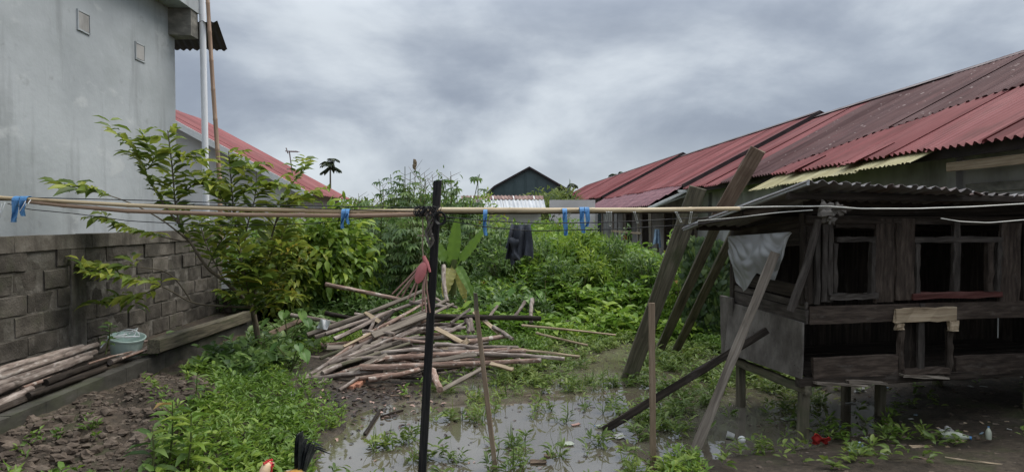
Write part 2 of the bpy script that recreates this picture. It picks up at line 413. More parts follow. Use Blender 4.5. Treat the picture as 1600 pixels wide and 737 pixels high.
# thin translucent plastic sheeting
m, nt, b, o = newmat("clear_plastic")
L = nt.links
b.inputs["Base Color"].default_value = (0.5, 0.5, 0.485, 1)
b.inputs["Roughness"].default_value = 0.22
b.inputs["Specular IOR Level"].default_value = 0.6
tr = nt.nodes.new("ShaderNodeBsdfTransparent")
tr.inputs[0].default_value = (0.85, 0.85, 0.83, 1)
tl = nt.nodes.new("ShaderNodeBsdfTranslucent"); tl.inputs[0].default_value = (0.6, 0.6, 0.58, 1)
m1 = nt.nodes.new("ShaderNodeMixShader"); m1.inputs[0].default_value = 0.35
L.new(b.outputs[0], m1.inputs[1]); L.new(tl.outputs[0], m1.inputs[2])
m2 = nt.nodes.new("ShaderNodeMixShader"); m2.inputs[0].default_value = 0.36
L.new(m1.outputs[0], m2.inputs[1]); L.new(tr.outputs[0], m2.inputs[2]); L.new(m2.outputs[0], o.inputs[0])
M_plastic = m


# ------------------------------------------------------------------ mesh helpers
ORG = {}                                # world origin of every object made here


class MB:
    def __init__(s):
        s.v, s.f, s.g = [], [], []
        s.off = Vector((rnd.uniform(0, 50), rnd.uniform(0, 50), rnd.uniform(0, 50)))

    def add(s, vs, fs, gs=None):
        n = len(s.v)
        s.v += [Vector(p) for p in vs]
        s.g += [Vector(p) + s.off for p in (gs or vs)]
        s.f += [tuple(i + n for i in q) for q in fs]
        return s

    def box(s, c, a, b, d, jit=0.0):    # centre and three half vectors
        c, a, b, d = Vector(c), Vector(a), Vector(b), Vector(d)
        la, lb, ld = a.length, b.length, d.length
        vs, gs = [], []
        for i in (-1, 1):
            for j in (-1, 1):
                for k in (-1, 1):
                    q = Vector((rnd.uniform(-1, 1), rnd.uniform(-1, 1), rnd.uniform(-1, 1))) * jit
                    vs.append(c + a * i + b * j + d * k + q)
                    gs.append(sorted_g(i * la, j * lb, k * ld, la, lb, ld))
        fs = [(0, 1, 3, 2), (4, 6, 7, 5), (0, 4, 5, 1), (2, 3, 7, 6), (0, 2, 6, 4), (1, 5, 7, 3)]
        return s.add(vs, fs, gs)

    def board(s, p0, p1, wvec, tvec, seg=5, jit=0.004, bend=0.0):
        """sawn timber: p0 to p1 along its centre, half width and half thickness vectors, worn edges"""
        p0, p1, wv, tv = Vector(p0), Vector(p1), Vector(wvec), Vector(tvec)
        Ln = (p1 - p0).length
        vs, gs, fs = [], [], []
        wl, tl = wv.length, tv.length
        ch = min(wl, tl) * 0.18
        ring = [(-1, -1, 1, 0), (1, -1, -1, 0), (1, -1, 0, 1), (1, 1, 0, -1), (1, 1, -1, 0), (-1, 1, 1, 0), (-1, 1, 0, -1), (-1, -1, 0, 1)]
        for i in range(seg + 1):
            t = i / seg
            c = p0.lerp(p1, t) + tv.normalized() * bend * math.sin(math.pi * t)
            e = rnd.uniform(-jit, jit) * 3 if i in (0, seg) else 0
            for (a, bb, ca, cb) in ring:
                q = Vector((rnd.uniform(-1, 1), rnd.uniform(-1, 1), rnd.uniform(-1, 1))) * jit
                oa, ob = a * wl + ca * ch, bb * tl + cb * ch
                vs.append(c + wv.normalized() * oa + tv.normalized() * ob + q + (p1 - p0).normalized() * e)
                gs.append((t * Ln, oa, ob))
        for i in range(seg):
            for k in range(8):
                a, b2 = i * 8 + k, i * 8 + (k + 1) % 8
                fs.append((a, b2, b2 + 8, a + 8))
        fs.append(tuple(range(7, -1, -1)))
        fs.append(tuple(seg * 8 + k for k in range(8)))
        return s.add(vs, fs, gs)

    def tube(s, pts, rad, n=8, cap=True, jit=0.0):
        pts = [Vector(p) for p in pts]
        if not isinstance(rad, (list, tuple)):
            rad = [rad] * len(pts)
        vs, gs, fs = [], [], []
        ln = 0.0
        up = Vector((0.31, 0.2, 0.93))
        t0 = (pts[1] - pts[0]).normalized()
        x = t0.cross(up)
        if x.length < 0.1:
            x = t0.cross(Vector((1, 0, 0)))
        x.normalize()
        for i, p in enumerate(pts):
            t = ((pts[min(i + 1, len(pts) - 1)]) - (pts[max(i - 1, 0)])).normalized()
            x = (x - t * x.dot(t)).normalized()
            y = t.cross(x)
            if i:
                ln += (p - pts[i - 1]).length
            for k in range(n):
                a = 2 * math.pi * k / n
                rr = rad[i] * (1 + rnd.uniform(-jit, jit))
                vs.append(p + x * math.cos(a) * rr + y * math.sin(a) * rr)
                gs.append((ln, math.cos(a) * rad[i], math.sin(a) * rad[i]))
        for i in range(len(pts) - 1):
            for k in range(n):
                a, b2 = i * n + k, i * n + (k + 1) % n
                fs.append((a, b2, b2 + n, a + n))
        if cap:
            fs.append(tuple(range(n - 1, -1, -1)))
            fs.append(tuple((len(pts) - 1) * n + k for k in range(n)))
        return s.add(vs, fs, gs)

    def sheet(s, fn, nu, nv, glen=(1, 1), thick=0.0):
        """grid of fn(u, v) with u, v in 0..1; with a thickness both faces and the rim are built"""
        vs = [Vector(fn(i / nu, j / nv)) for j in range(nv + 1) for i in range(nu + 1)]
        gs = [(j / nv * glen[1], i / nu * glen[0], 0) for j in range(nv + 1) for i in range(nu + 1)]
        W = nu + 1
        fs = [(j * W + i, j * W + i + 1, (j + 1) * W + i + 1, (j + 1) * W + i) for j in range(nv) for i in range(nu)]
        if thick:
            N = len(vs)
            nrm = [Vector() for _ in vs]
            for q in fs:
                a = (vs[q[1]] - vs[q[0]]).cross(vs[q[3]] - vs[q[0]])
                for k in q:
                    nrm[k] += a
            vs2 = [p - n.normalized() * thick if n.length > 0 else p.copy() for p, n in zip(vs, nrm)]
            f2 = [tuple(k + N for k in reversed(q)) for q in fs]
            rim = [i for i in range(W)] + [j * W + nu for j in range(1, nv + 1)] + [nv * W + i for i in range(nu - 1, -1, -1)] + [j * W for j in range(nv - 1, 0, -1)]
            f3 = [(rim[k], rim[k] + N, rim[(k + 1) % len(rim)] + N, rim[(k + 1) % len(rim)]) for k in range(len(rim))]
            vs, gs, fs = vs + vs2, gs + gs, fs + f2 + f3
        return s.add(vs, fs, gs)

    def lathe(s, c, prof, n=16, ax=Vector((0, 0, 1)), closed=True):
        c, ax = Vector(c), Vector(ax).normalized()
        x = ax.cross(Vector((0.3, 0.9, 0.1))).normalized()
        y = ax.cross(x)
        vs = [c + x * math.cos(2 * math.pi * k / n) * r + y * math.sin(2 * math.pi * k / n) * r + ax * z for (r, z) in prof for k in range(n)]
        fs = [(i * n + k, i * n + (k + 1) % n, (i + 1) * n + (k + 1) % n, (i + 1) * n + k) for i in range(len(prof) - 1) for k in range(n)]
        if closed:
            fs.append(tuple(range(n - 1, -1, -1)))
            fs.append(tuple((len(prof) - 1) * n + k for k in range(n)))
        return s.add(vs, fs)

    def rock(s, c, r, seed, n=7, m=5, rough=0.35):
        c = Vector(c)
        vs = []
        for j in range(m + 1):
            th = math.pi * j / m
            for i in range(n):
                ph = 2 * math.pi * (i + 0.5 * (j % 2)) / n
                d = Vector((math.sin(th) * math.cos(ph), math.sin(th) * math.sin(ph), math.cos(th)))
                k = 1 + rough * mnoise.noise(d * 1.6 + Vector((seed * 3.1, seed * 1.7, 0)))* 1.6
                vs.append(c + Vector((d.x * r[0], d.y * r[1], d.z * r[2])) * k)
        fs = [(j * n + i, j * n + (i + 1) % n, (j + 1) * n + (i + 1) % n, (j + 1) * n + i) for j in range(m) for i in range(n)]
        return s.add(vs, fs)


def sorted_g(a, b, c, la, lb, lc):
    q = sorted(((la, a), (lb, b), (lc, c)), key=lambda t: -t[0])
    return (q[0][1], q[1][1], q[2][1])


def mesh_of(name, mb, org, mat, smooth=None):
    me = bpy.data.meshes.new(name)
    me.from_pydata([p - org for p in mb.v], [], mb.f)
    a = me.attributes.new("gco", 'FLOAT_VECTOR', 'POINT')
    a.data.foreach_set("vector", np.array([tuple(q) for q in mb.g], dtype=np.float32).ravel())
    if smooth:
        me.shade_smooth()
        me.set_sharp_from_angle(angle=math.radians(smooth))
    if mat:
        me.materials.append(mat)
    return me


def tag(o, label=None, cat=None, group=None, kind=None):
    for k, v in (("label", label), ("category", cat), ("group", group), ("kind", kind)):
        if v:
            o[k] = v
    if cat and not kind:
        o["kind"] = "thing"
    return o


def thing(name, label, cat, loc, group=None):
    o = bpy.data.objects.new(name, None)
    o.empty_display_size = 0.1
    COL.objects.link(o)
    o.location = loc
    ORG[o.name] = Vector(loc)
    return tag(o, label, cat, group)


def part(name, mb, mat, parent, smooth=None, label=None):
    org = ORG[parent.name]
    o = bpy.data.objects.new(name, mesh_of(name, mb, org, mat, smooth))
    COL.objects.link(o)
    o.parent = parent
    ORG[o.name] = org.copy()
    if label:
        o["label"] = label
    return o


def single(name, mb, mat, label, cat, group=None, smooth=None, kind=None):
    lo = Vector((min(p.x for p in mb.v), min(p.y for p in mb.v), min(p.z for p in mb.v)))
    hi = Vector((max(p.x for p in mb.v), max(p.y for p in mb.v), max(p.z for p in mb.v)))
    org = Vector(((lo.x + hi.x) / 2, (lo.y + hi.y) / 2, lo.z))
    o = bpy.data.objects.new(name, mesh_of(name, mb, org, mat, smooth))
    COL.objects.link(o)
    o.location = org
    ORG[o.name] = org
    return tag(o, label, cat, group, kind)


# fast leaf meshes ----------------------------------------------------------
T_SMALL = (np.array([(0, 0, 0), (.42, .5, .10), (1, 0, -.12), (.42, -.5, .10)]), np.array([(0, 1, 2), (0, 2, 3)]))
T_LEAF = (np.array([(0, 0, 0), (.34, 0, 0), (.7, 0, -.05), (1, 0, -.2), (.28, .46, .08), (.66, .40, .04), (.28, -.46, .08), (.66, -.40, .04)]),
          np.array([(0, 1, 4), (1, 2, 5), (1, 5, 4), (2, 3, 5), (0, 6, 1), (1, 7, 2), (1, 6, 7), (2, 7, 3)]))
T_BLADE = (np.array([(0, .5, 0), (0, -.5, 0), (.4, .5, .02), (.4, -.5, .02), (.75, .34, -.10), (.75, -.34, -.10), (1, 0, -.3)]),
           np.array([(0, 1, 3), (0, 3, 2), (2, 3, 5), (2, 5, 4), (4, 5, 6)]))
T_HEART = (np.array([(0, 0, 0), (.5, 0, .0), (1, 0, -.2), (-.22, .30, .05), (.15, .55, .07), (.6, .34, .0), (-.22, -.30, .05), (.15, -.55, .07), (.6, -.34, .0)]),
           np.array([(0, 4, 3), (0, 1, 4), (1, 5, 4), (1, 2, 5), (0, 6, 7), (0, 7, 1), (1, 7, 8), (1, 8, 2)]))


def leaf_arrays(B, D, N, Ln, Wd, tmpl):
    T, F = tmpl
    B, D, N = np.asarray(B, float), nz(np.asarray(D, float)), np.asarray(N, float)
    S = nz(np.cross(D, N))
    N = np.cross(S, D)
    n, k = len(B), len(T)
    Ln = np.broadcast_to(Ln, (n,)); Wd = np.broadcast_to(Wd, (n,))
    V = (B[:, None, :] + D[:, None, :] * (T[None, :, 0:1] * Ln[:, None, None]) + S[:, None, :] * (T[None, :, 1:2] * Wd[:, None, None])
         + N[:, None, :] * (T[None, :, 2:3] * Ln[:, None, None]))
    F = (F[None] + (np.arange(n) * k)[:, None, None]).reshape(-1, 3)
    return V.reshape(-1, 3), F, k


def join_leaves(lst):
    V, F, Rr, o = [], [], [], 0
    for (v, f, k, r) in lst:
        V.append(v); F.append(f + o); Rr.append(np.repeat(r, k)); o += len(v)
    return np.concatenate(V), np.concatenate(F), np.concatenate(Rr)


def leaf_mesh(name, lst, mat, org):
    V, F, Rr = join_leaves(lst)
    me = bpy.data.meshes.new(name)
    me.vertices.add(len(V))
    me.vertices.foreach_set("co", (V - np.array(org)).astype(np.float32).ravel())
    me.loops.add(F.size)
    me.loops.foreach_set("vertex_index", F.astype(np.int32).ravel())
    me.polygons.add(len(F))
    me.polygons.foreach_set("loop_start", np.arange(0, F.size, 3, dtype=np.int32))
    me.update(calc_edges=True)
    a = me.attributes.new("rnd", 'FLOAT', 'POINT')
    a.data.foreach_set("value", Rr.astype(np.float32))
    me.materials.append(mat)
    return me


def LV(B, D, N, Ln, Wd, tmpl, r=None):
    v, f, k = leaf_arrays(B, D, N, Ln, Wd, tmpl)
    return (v, f, k, nr.random(len(B)) if r is None else r)


def leaf_part(name, lst, mat, parent):
    o = bpy.data.objects.new(name, leaf_mesh(name, lst, mat, ORG[parent.name]))
    COL.objects.link(o)
    o.parent = parent
    ORG[o.name] = ORG[parent.name].copy()
    return o


def leaf_single(name, lst, mat, label, cat, kind=None, group=None):
    allv = np.concatenate([q[0] for q in lst])
    org = Vector((allv[:, 0].mean(), allv[:, 1].mean(), allv[:, 2].min()))
    o = bpy.data.objects.new(name, leaf_mesh(name, lst, mat, org))
    COL.objects.link(o)
    o.location = org
    ORG[o.name] = org
    return tag(o, label, cat, group, kind)


# ------------------------------------------------------------------ ground
def inpoly(px, py, poly):
    c = np.zeros(px.shape, bool)
    for (x1, y1), (x2, y2) in zip(poly, poly[1:] + poly[:1]):
        k = ((y1 > py) != (y2 > py))
        c ^= k & (px < (x2 - x1) * (py - y1) / ((y2 - y1) if y2 != y1 else 1e-9) + x1)
    return c


def polydist(px, py, poly):
    d = np.full(px.shape, 1e9)
    for (x1, y1), (x2, y2) in zip(poly, poly[1:] + poly[:1]):
        ex, ey = x2 - x1, y2 - y1
        t = np.clip(((px - x1) * ex + (py - y1) * ey) / (ex * ex + ey * ey), 0, 1)
        d = np.minimum(d, np.hypot(px - x1 - t * ex, py - y1 - t * ey))
    return np.where(inpoly(px, py, poly), -d, d)


def wob(x, y, s=1.0, ph=0.0):
    return (np.sin(x * 1.7 * s + ph) * np.cos(y * 1.3 * s + 1.1 + ph) + 0.6 * np.sin(x * 3.9 * s + y * 2.7 * s + ph * 2)
            + 0.35 * np.sin(x * 8.3 * s - y * 7.1 * s + 0.7) + 0.2 * np.sin(x * 17 * s + 2) * np.sin(y * 15.1 * s)) / 2.15


def sstep(a, b, x):
    t = np.clip((x - a) / (b - a), 0, 1)
    return t * t * (3 - 2 * t)


POND = [(-1.15, 2.5), (-1.35, 4.3), (-1.6, 5.1), (-1.55, 5.8), (-1.15, 6.4), (-0.8, 6.9), (-0.5, 7.4), (0.1, 7.9), (0.6, 9.2), (1.4, 9.9),
        (2.4, 9.6), (3.0, 8.2), (3.15, 6.9), (3.5, 6.1), (3.1, 5.35), (2.35, 4.95), (1.6, 4.74), (1.2, 4.62), (0.95, 4.3), (0.9, 2.5)]
MUD = (-1.6, 6.4, 0.75, 1.0)              # bare wet mud left of the pond


def bank(x, y):                          # height of the weedy bank beyond the pond
    xp = x + 0.043 * y
    k = sstep(10.4, 13.6, y + 0.25 * wob(x, y, 1.0, 3)) * sstep(-1.6, 0.2, x) * (1 - sstep(3.7, 4.6, xp)) * (1 - sstep(17, 21, y))
    top = (1.22 - 0.20 * np.clip(x - .9, 0, 3.2)) * (1 + .22 * wob(x, y, .8, 5) + .1 * wob(x, y, 2.1, 2))
    return k * top


def ground_z(x, y):
    x, y = np.asarray(x, float), np.asarray(y, float)
    d = polydist(x, y, POND) + 0.10 * wob(x, y, 1.6)
    z = np.where(d < 0, -np.minimum(0.28, -d * 0.45), 0.015 + 0.10 * sstep(0, 1.2, d))
    z = z + 0.02 * wob(x, y, 2.3, 1.0) * sstep(-0.05, 0.5, d)
    z = z + 0.20 * np.exp(-(((x + 3.0) / 1.1) ** 2 + ((y - 5.3) / 1.3) ** 2)) * (1 + 0.35 * wob(x, y, 3) + .22 * wob(x, y, 9, 2))
    z = z + 0.06 * sstep(5.0, 4.4, y) * sstep(0.9, 1.5, x) + 0.02 * sstep(5.6, 4.8, y) * sstep(1.6, 2.4, x)
    mm = np.exp(-(((x - MUD[0]) / MUD[2]) ** 2 + ((y - MUD[1]) / MUD[3]) ** 2))
    z = np.where(z > 0.012, z * (1 - .8 * mm) + .012 * mm + .012 * mm * wob(x, y, 6, 2), z)
    xp = x + 0.043 * y
    behind = sstep(-3.55, -3.6, xp) * sstep(3.0, 3.2, y) * (1 - sstep(10.6, 11.2, y))
    z = z * (1 - behind) + 0.30 * behind
    return z + 0.62 * bank(x, y)


def gz(x, y):
    return float(ground_z(np.array([x]), np.array([y]))[0])


def axis(parts):
    a = [np.arange(s, e, st) for (s, e, st) in parts]
    return np.concatenate(a)


gx = axis([(-400, -60, 40), (-60, -12, 4), (-12, -5, 0.5), (-5, 4.5, 0.065), (4.5, 12, 0.5), (12, 60, 4), (60, 401, 40)])
gy = axis([(-40, 0, 5), (0, 3, 0.5), (3, 11, 0.065), (11, 24, 0.25), (24, 60, 3), (60, 620, 40)])
XX, YY = np.meshgrid(gx, gy)
ZZ = ground_z(XX.ravel(), YY.ravel())
# lumpy rubble on the left mound
GV = np.stack([XX.ravel(), YY.ravel(), ZZ], 1)
nx, ny = len(gx), len(gy)
ii, jj = np.meshgrid(np.arange(nx - 1), np.arange(ny - 1))
q0 = (jj * nx + ii).ravel()
GF = np.stack([q0, q0 + 1, q0 + nx + 1, q0 + nx], 1)
me = bpy.data.meshes.new("ground")
me.vertices.add(len(GV)); me.vertices.foreach_set("co", GV.astype(np.float32).ravel())
me.loops.add(GF.size); me.loops.foreach_set("vertex_index", GF.astype(np.int32).ravel())
me.polygons.add(len(GF)); me.polygons.foreach_set("loop_start", np.arange(0, GF.size, 4, dtype=np.int32))
me.update(calc_edges=True)
me.shade_smooth()
me.materials.append(M_soil)
go = bpy.data.objects.new("ground", me)
COL.objects.link(go)
tag(go, "dark wet soil of the yard around the pond", None, None, "structure")
wp = MB().sheet(lambda u, v: (-2.9 + 6.6 * u, 1.5 + 9.3 * v, 0.0), 4, 4)
wo = single("pond_water", wp, M_water, "murky grey water of the flooded yard", None, kind="structure")


# ------------------------------------------------------------------ buildings
ROT = math.atan(0.043)
RD = Vector((-0.043, 1, 0)).normalized()     # along the row
RX = Vector((1, 0.043, 0)).normalized()      # across the row


def rbox(mb, x0, x1, y0, y1, z0, z1, jit=0.0):
    c = R((x0 + x1) / 2, (y0 + y1) / 2, (z0 + z1) / 2)
    return mb.box(c, RX * abs(x1 - x0) / 2, RD * abs(y1 - y0) / 2, Vector((0, 0, abs(z1 - z0) / 2)), jit)


def corr_sheet(mb, a0, a1, b0, b1, pitch=0.09, amp=0.012, nv=3, per=5, sag=0.0, rag=0.0, thick=0.0):
    """corrugated sheet: a0-a1 is the top edge, b0-b1 the bottom edge, ribs run from top to bottom"""
    a0, a1, b0, b1 = map(Vector, (a0, a1, b0, b1))
    n = (a1 - a0).cross(b0 - a0).normalized()
    if n.z < 0:
        n = -n
    Lw = (a1 - a0).length
    nu = max(4, int(round(Lw / pitch * per)))
    ph = rnd.uniform(0, 6)
    rg = [rnd.uniform(-rag, rag) for _ in range(nu + 2)]

    def fn(u, v):
        p = a0.lerp(a1, u).lerp(b0.lerp(b1, u), v * (1 + (rg[int(u * nu)] if v > 0.99 else 0)))
        return p + n * (amp * math.sin(2 * math.pi * u * Lw / pitch + ph) - sag * math.sin(math.pi * v))
    return mb.sheet(fn, nu, nv, (Lw, (b0 - a0).length), thick)


def row_house(label, y0, y1, dz, brown=None, pitch=0.115, sw=0.82, wall_to=None, per=5):
    t = thing("row_house", label, "house", R(5.8, (y0 + y1) / 2, 0), "row houses under one long red roof")
    RI, EA = (8.58, 4.44 + dz), (5.1, 2.59 + dz)
    n = max(1, round((y1 - y0) / sw))
    st = (y1 - y0) / n
    for i in range(n):
        ya, yb = y0 + i * st - 0.03, y0 + (i + 1) * st + 0.03
        e = rnd.uniform(-0.06, 0.07)
        lift = 0.008 * (i % 2)
        mb = MB()
        corr_sheet(mb, R(RI[0], ya, RI[1] + lift), R(RI[0], yb, RI[1] + lift), R(EA[0] - e, ya, EA[1] + lift - e * .53), R(EA[0] - e + rnd.uniform(-.03, .03), yb, EA[1] + lift - e * .53),
                   pitch, pitch * 0.2, 4, per, sag=0.0)
        yc = (ya + yb) / 2
        isb = brown and brown[0] < yc < brown[1]
        part("roof_sheet", mb, M_brownroof if isb else M_redroof, t, 60, "dull brown rusted sheet" if isb else None)
        if brown and yc < brown[0]:           # rusted sheets laid over the upper part of the nearer roof
            f0, f1 = (float(np.interp(q, (2, 6, 7.9, 9.66, 11.8), (.12, .38, .52, .66, .97))) for q in (ya, yb))
            lp = lambda y, q, up: R(RI[0] + (EA[0] - RI[0]) * q, y, RI[1] + (EA[1] - RI[1]) * q + up)
            mb = corr_sheet(MB(), lp(ya, 0, lift + .03), lp(yb, 0, lift + .03), lp(ya, f0, lift + .022), lp(yb, f1, lift + .022), pitch, pitch * 0.2, 3, per, rag=.01)
            part("roof_sheet", mb, M_brownroof, t, 60, "dull brown rusted sheet")
        mb = MB()
        corr_sheet(mb, R(RI[0], ya, RI[1] + lift), R(RI[0], yb, RI[1] + lift), R(12.06, ya, EA[1] + lift), R(12.06, yb, EA[1] + lift), pitch * 2, pitch * 0.2, 1, 3)
        part("roof_sheet", mb, M_redroof, t, 60)
    mb = MB()
    for s in (-1, 1):
        pa, pb = R(RI[0], y0 - .05, RI[1] + 0.05), R(RI[0], y1 + .05, RI[1] + 0.05)
        qa, qb = R(RI[0] + s * 0.17, y0 - .05, RI[1] - 0.03), R(RI[0] + s * 0.17, y1 + .05, RI[1] - 0.03)
        mb.sheet(lambda u, v: pa.lerp(pb, u).lerp(qa.lerp(qb, u), v), 12, 1, (5, .2), 0.006)
    part("ridge_cap", mb, M_ridge, t)
    mb = MB()                                 # rake board on the near gable
    mb.box(R((RI[0] + EA[0]) / 2, y0 - 0.07, (RI[1] + EA[1]) / 2 - 0.03), (R(RI[0], 0, RI[1]) - R(EA[0], 0, EA[1])) / 2 * 1.01, RD * 0.022, Vector((-0.47, 0, 0.88)) * 0.055)
    part("rake_board", mb, M_roofblack, t)
    mb = MB()
    rbox(mb, 5.75, 11.6, y0 + 0.06, y1 - 0.06, -0.1, 2.62 + dz)
    part("wall", mb, M_rowwall, t)
    mb = MB()
    rbox(mb, 5.3, 5.34, y0, y1, 2.50 + dz, 2.62 + dz)
    part("fascia", mb, M_roofblack, t)
    # gable filling above the wall
    mb = MB()
    g0, g1, g2 = R(5.75, y0 + .06, 2.62 + dz), R(11.5, y0 + .06, 2.62 + dz), R(8.58, y0 + .06, 4.36 + dz)
    k = RD * 0.1
    mb.add([g0, g1, g2, g0 + k, g1 + k, g2 + k], [(0, 1, 2), (3, 5, 4), (0, 3, 4, 1), (1, 4, 5, 2), (2, 5, 3, 0)])
    part("gable", mb, M_rowwall, t)
    return t


h1 = row_house("nearest row house with a brown strip across its red roof behind the coop", 2.5, 16.4, 0.0, (11.1, 13.6))
h2 = row_house("middle row house with a maroon tiled porch roof below its red roof", 16.5, 27.7, 0.10)
h3 = row_house("farthest row house at the end of the red roof", 27.8, 54.0, 0.22, pitch=0.2, sw=1.64, per=4)

# trim of the nearest house: pale fascia plank, pilaster, sheets pushed out below the eave
mb = MB().board(R(5.33, 7.4, 2.40), R(5.33, 4.3, 2.40), Vector((0, 0, 0.05)), RX * 0.012)
part("eave_plank", mb, M_woodpale, h1, label="pale grey plank under the eave")
for y in (7.7, 12.2):
    mb = rbox(MB(), 5.66, 5.75, y, y + 0.16, 0, 2.6)
    part("pilaster", mb, M_rowwall, h1)
mb = rbox(MB(), 5.70, 5.75, 2.6, 7.6, 2.12, 2.22)
part("wall_band", mb, M_rawconc, h1)
for (y0, y1, xo, zo) in ((7.5, 8.6, 4.93, 2.45), (8.5, 9.6, 4.86, 2.405), (9.5, 10.6, 4.76, 2.35), (10.5, 11.4, 4.70, 2.31)):
    mb = corr_sheet(MB(), R(5.35, y0, 2.645), R(5.35, y1, 2.645), R(xo + .05, y0, zo + .02), R(xo, y1, zo), 0.08, 0.011, 3, 5, rag=0.03)
    part("eave_sheet", mb, M_yellow, h1, 60, "yellowed corrugated sheet sticking out below the red roof")
for (y, xx) in ((6.4, 6.2), (8.8, 7.2)):
    mb = corr_sheet(MB(), R(xx + .55, y, 0), R(xx + .55, y + .16, 0), R(xx - .45, y, 0), R(xx - .45, y + .2, 0), 0.08, 0.008, 2, 5)
    mb.v = [Vector((p.x, p.y, 4.44 - (8.58 - (p.x + 0.043 * p.y)) * 0.5316 + 0.035 + p.z)) for p in mb.v]
    part("roof_patch", mb, M_brownroof, h1, 60, "loose dark strip lying on the roof")
for (y, s) in ((8.6, .5), (10.3, .4)):                        # lifted sheet lips along the eave
    mb = corr_sheet(MB(), R(5.5, y, 2.83), R(5.5, y + s, 2.83), R(4.98, y, 2.58), R(5.02, y + s, 2.56), 0.09, 0.012, 2, 5, rag=0.05)
    part("roof_sheet", mb, M_redroof, h1, 60)

# porch of the middle house: maroon tile-profile sheets on white rafters and thin posts
po = part("porch_roof", MB().box(R(4.68, 22, 2.345), (R(5.12, 0, 2.60) - R(4.24, 0, 2.12)) / 2, RD * 5.4, Vector((-.004, 0, 0.008))), M_roofblack, h2)
for i in range(7):
    ya, yb = 16.5 + i * 1.58, 16.5 + (i + 1) * 1.58 + 0.04

    def tile(u, v, ya=ya, yb=yb):
        y = ya + (yb - ya) * u
        st = (v * 4.0) % 1.0 if v < 1 else 1.0
        x = 5.14 - 0.92 * v
        z = 2.66 - 0.50 * v + 0.035 * (1 - st) - 0.0 + 0.022 * math.sin(u * (yb - ya) / 0.22 * 2 * math.pi)
        return R(x, y, z)
    mb = MB().sheet(tile, 36, 20, (1.6, 1))
    o_ = bpy.data.objects.new("tile_sheet", mesh_of("tile_sheet", mb, ORG[h2.name], M_tileroof, 35))
    COL.objects.link(o_); o_.parent = po; ORG[o_.name] = ORG[h2.name].copy()
for i, y in enumerate((16.55, 18.0, 19.6, 21.4, 23.4, 25.6)):
    mb = MB().board(R(4.32, y, 0.0), R(4.3 + rnd.uniform(-.05, .05), y + rnd.uniform(-.1, .1), 2.15), RX * 0.03, RD * 0.03, 3)
    part("porch_post", mb, M_wood, h2)
    mb = MB().board(R(4.15, y + .3, 2.02), R(5.7, y + .3, 2.58), RD * 0.025, Vector((0, 0, 0.03)), 3)
    part("rafter", mb, M_whitepaint, h2)
mb = MB().board(R(4.3, 17.6, 1.42), R(4.3, 21.6, 1.42), Vector((0, 0, 0.03)), RX * 0.02, 4)
part("rail", mb, M_woodpale, h2)
mb = MB().board(R(5.2, 16.4, 2.55), R(4.15, 16.4, 2.06), Vector((0, 0, 0.035)), RD * 0.02, 3)
part("barge_board", mb, M_whitepaint, h2)
mb = MB().board(R(4.9, 16.2, 2.52), R(5.75, 16.2, 2.52), Vector((0, 0, 0.03)), RD * 0.02, 3)
part("beam_end", mb, M_whitepaint, h2)
for (y0, y1, z0, z1, nm) in ((22.0, 23.0, 0, 2.0, "door"), (19.3, 20.2, 0, 2.0, "door"), (25, 26.2, 0.9, 2.0, "window"), (17.3, 18.2, 1.0, 2.0, "window")):
    mb = rbox(MB(), 5.70, 5.74, y0, y1, z0, z1)
    w_ = part(nm, mb, M_wooddark, h2)
    mb = MB()
    rbox(mb, 5.67, 5.73, y0 - .05, y0, z0, z1 + .05); rbox(mb, 5.67, 5.73, y1, y1 + .05, z0, z1 + .05); rbox(mb, 5.665, 5.72, y0, y1, z1, z1 + .05)
    o_ = bpy.data.objects.new("frame", mesh_of("frame", mb, ORG[h2.name], M_wood)); COL.objects.link(o_); o_.parent = w_; ORG[o_.name] = ORG[h2.name].copy()
for (y0, y1) in ((31, 32.2), (36, 37), (43, 44.2)):
    mb = rbox(MB(), 5.70, 5.74, y0, y1, 0.9, 2.1)
    part("window", mb, M_glassdark, h3)

# grey plastered house on the left --------------------------------------------------
gh = thing("plastered_house", "tall grey plastered house with two small square vents", "house", R(-4.9, 6, 0.0))
mb = rbox(MB(), -10.0, -4.9, -0.5, 10.2, -0.2, 5.08)
# finer right face so that the plaster can wave a little
mb = MB()
rbox(mb, -10.0, -4.95, -0.5, 10.19, -0.2, 5.07)


def pl(u, v):
    y, z = -0.5 + 10.7 * u, -0.2 + 5.28 * v
    return R(-4.9 + 0.006 * float(wob(np.array(y), np.array(z), 0.8)), y, z)


mb.sheet(pl, 80, 40)
mb.sheet(lambda u, v: R(-10 + 5.1 * u, 10.2, -0.2 + 5.28 * v), 4, 4)
part("wall", mb, M_plaster, gh, 30)
for (px, py) in ((135, 35), (222, 82)):
    yv = 4.9 / ((757 - px) / 1000)
    z = P(px, py, yv).z
    fr = MB()
    for (a0, a1, b0, b1) in ((-.125, -.105, -.125, .125), (.105, .125, -.125, .125), (-.105, .105, .105, .125), (-.105, .105, -.125, -.105)):
        rbox(fr, -4.905, -4.882, yv + a0, yv + a1, z + b0, z + b1, .004)
    v_ = part("vent", fr, M_plaster, gh)
    mb = rbox(MB(), -4.9, -4.886, yv - .1, yv + .1, z - .1, z + .1)
    o_ = bpy.data.objects.new("mesh_screen", mesh_of("mesh_screen", mb, ORG[gh.name], M_rowwall)); COL.objects.link(o_); o_.parent = v_; ORG[o_.name] = ORG[gh.name].copy()
mb = rbox(MB(), -4.95, -4.55, -0.5, 10.25, 5.08, 5.14)
part("soffit", mb, M_plaster, gh)
mb = rbox(MB(), -4.56, -4.53, -0.5, 10.27, 5.06, 5.36)
part("fascia", mb, M_plaster, gh)
mb = rbox(MB(), -4.95, -4.55, 10.0, 10.26, 4.66, 5.07, 0.008)
part("beam_end", mb, M_rawconc, gh, label="rough bare concrete beam end under the eave")
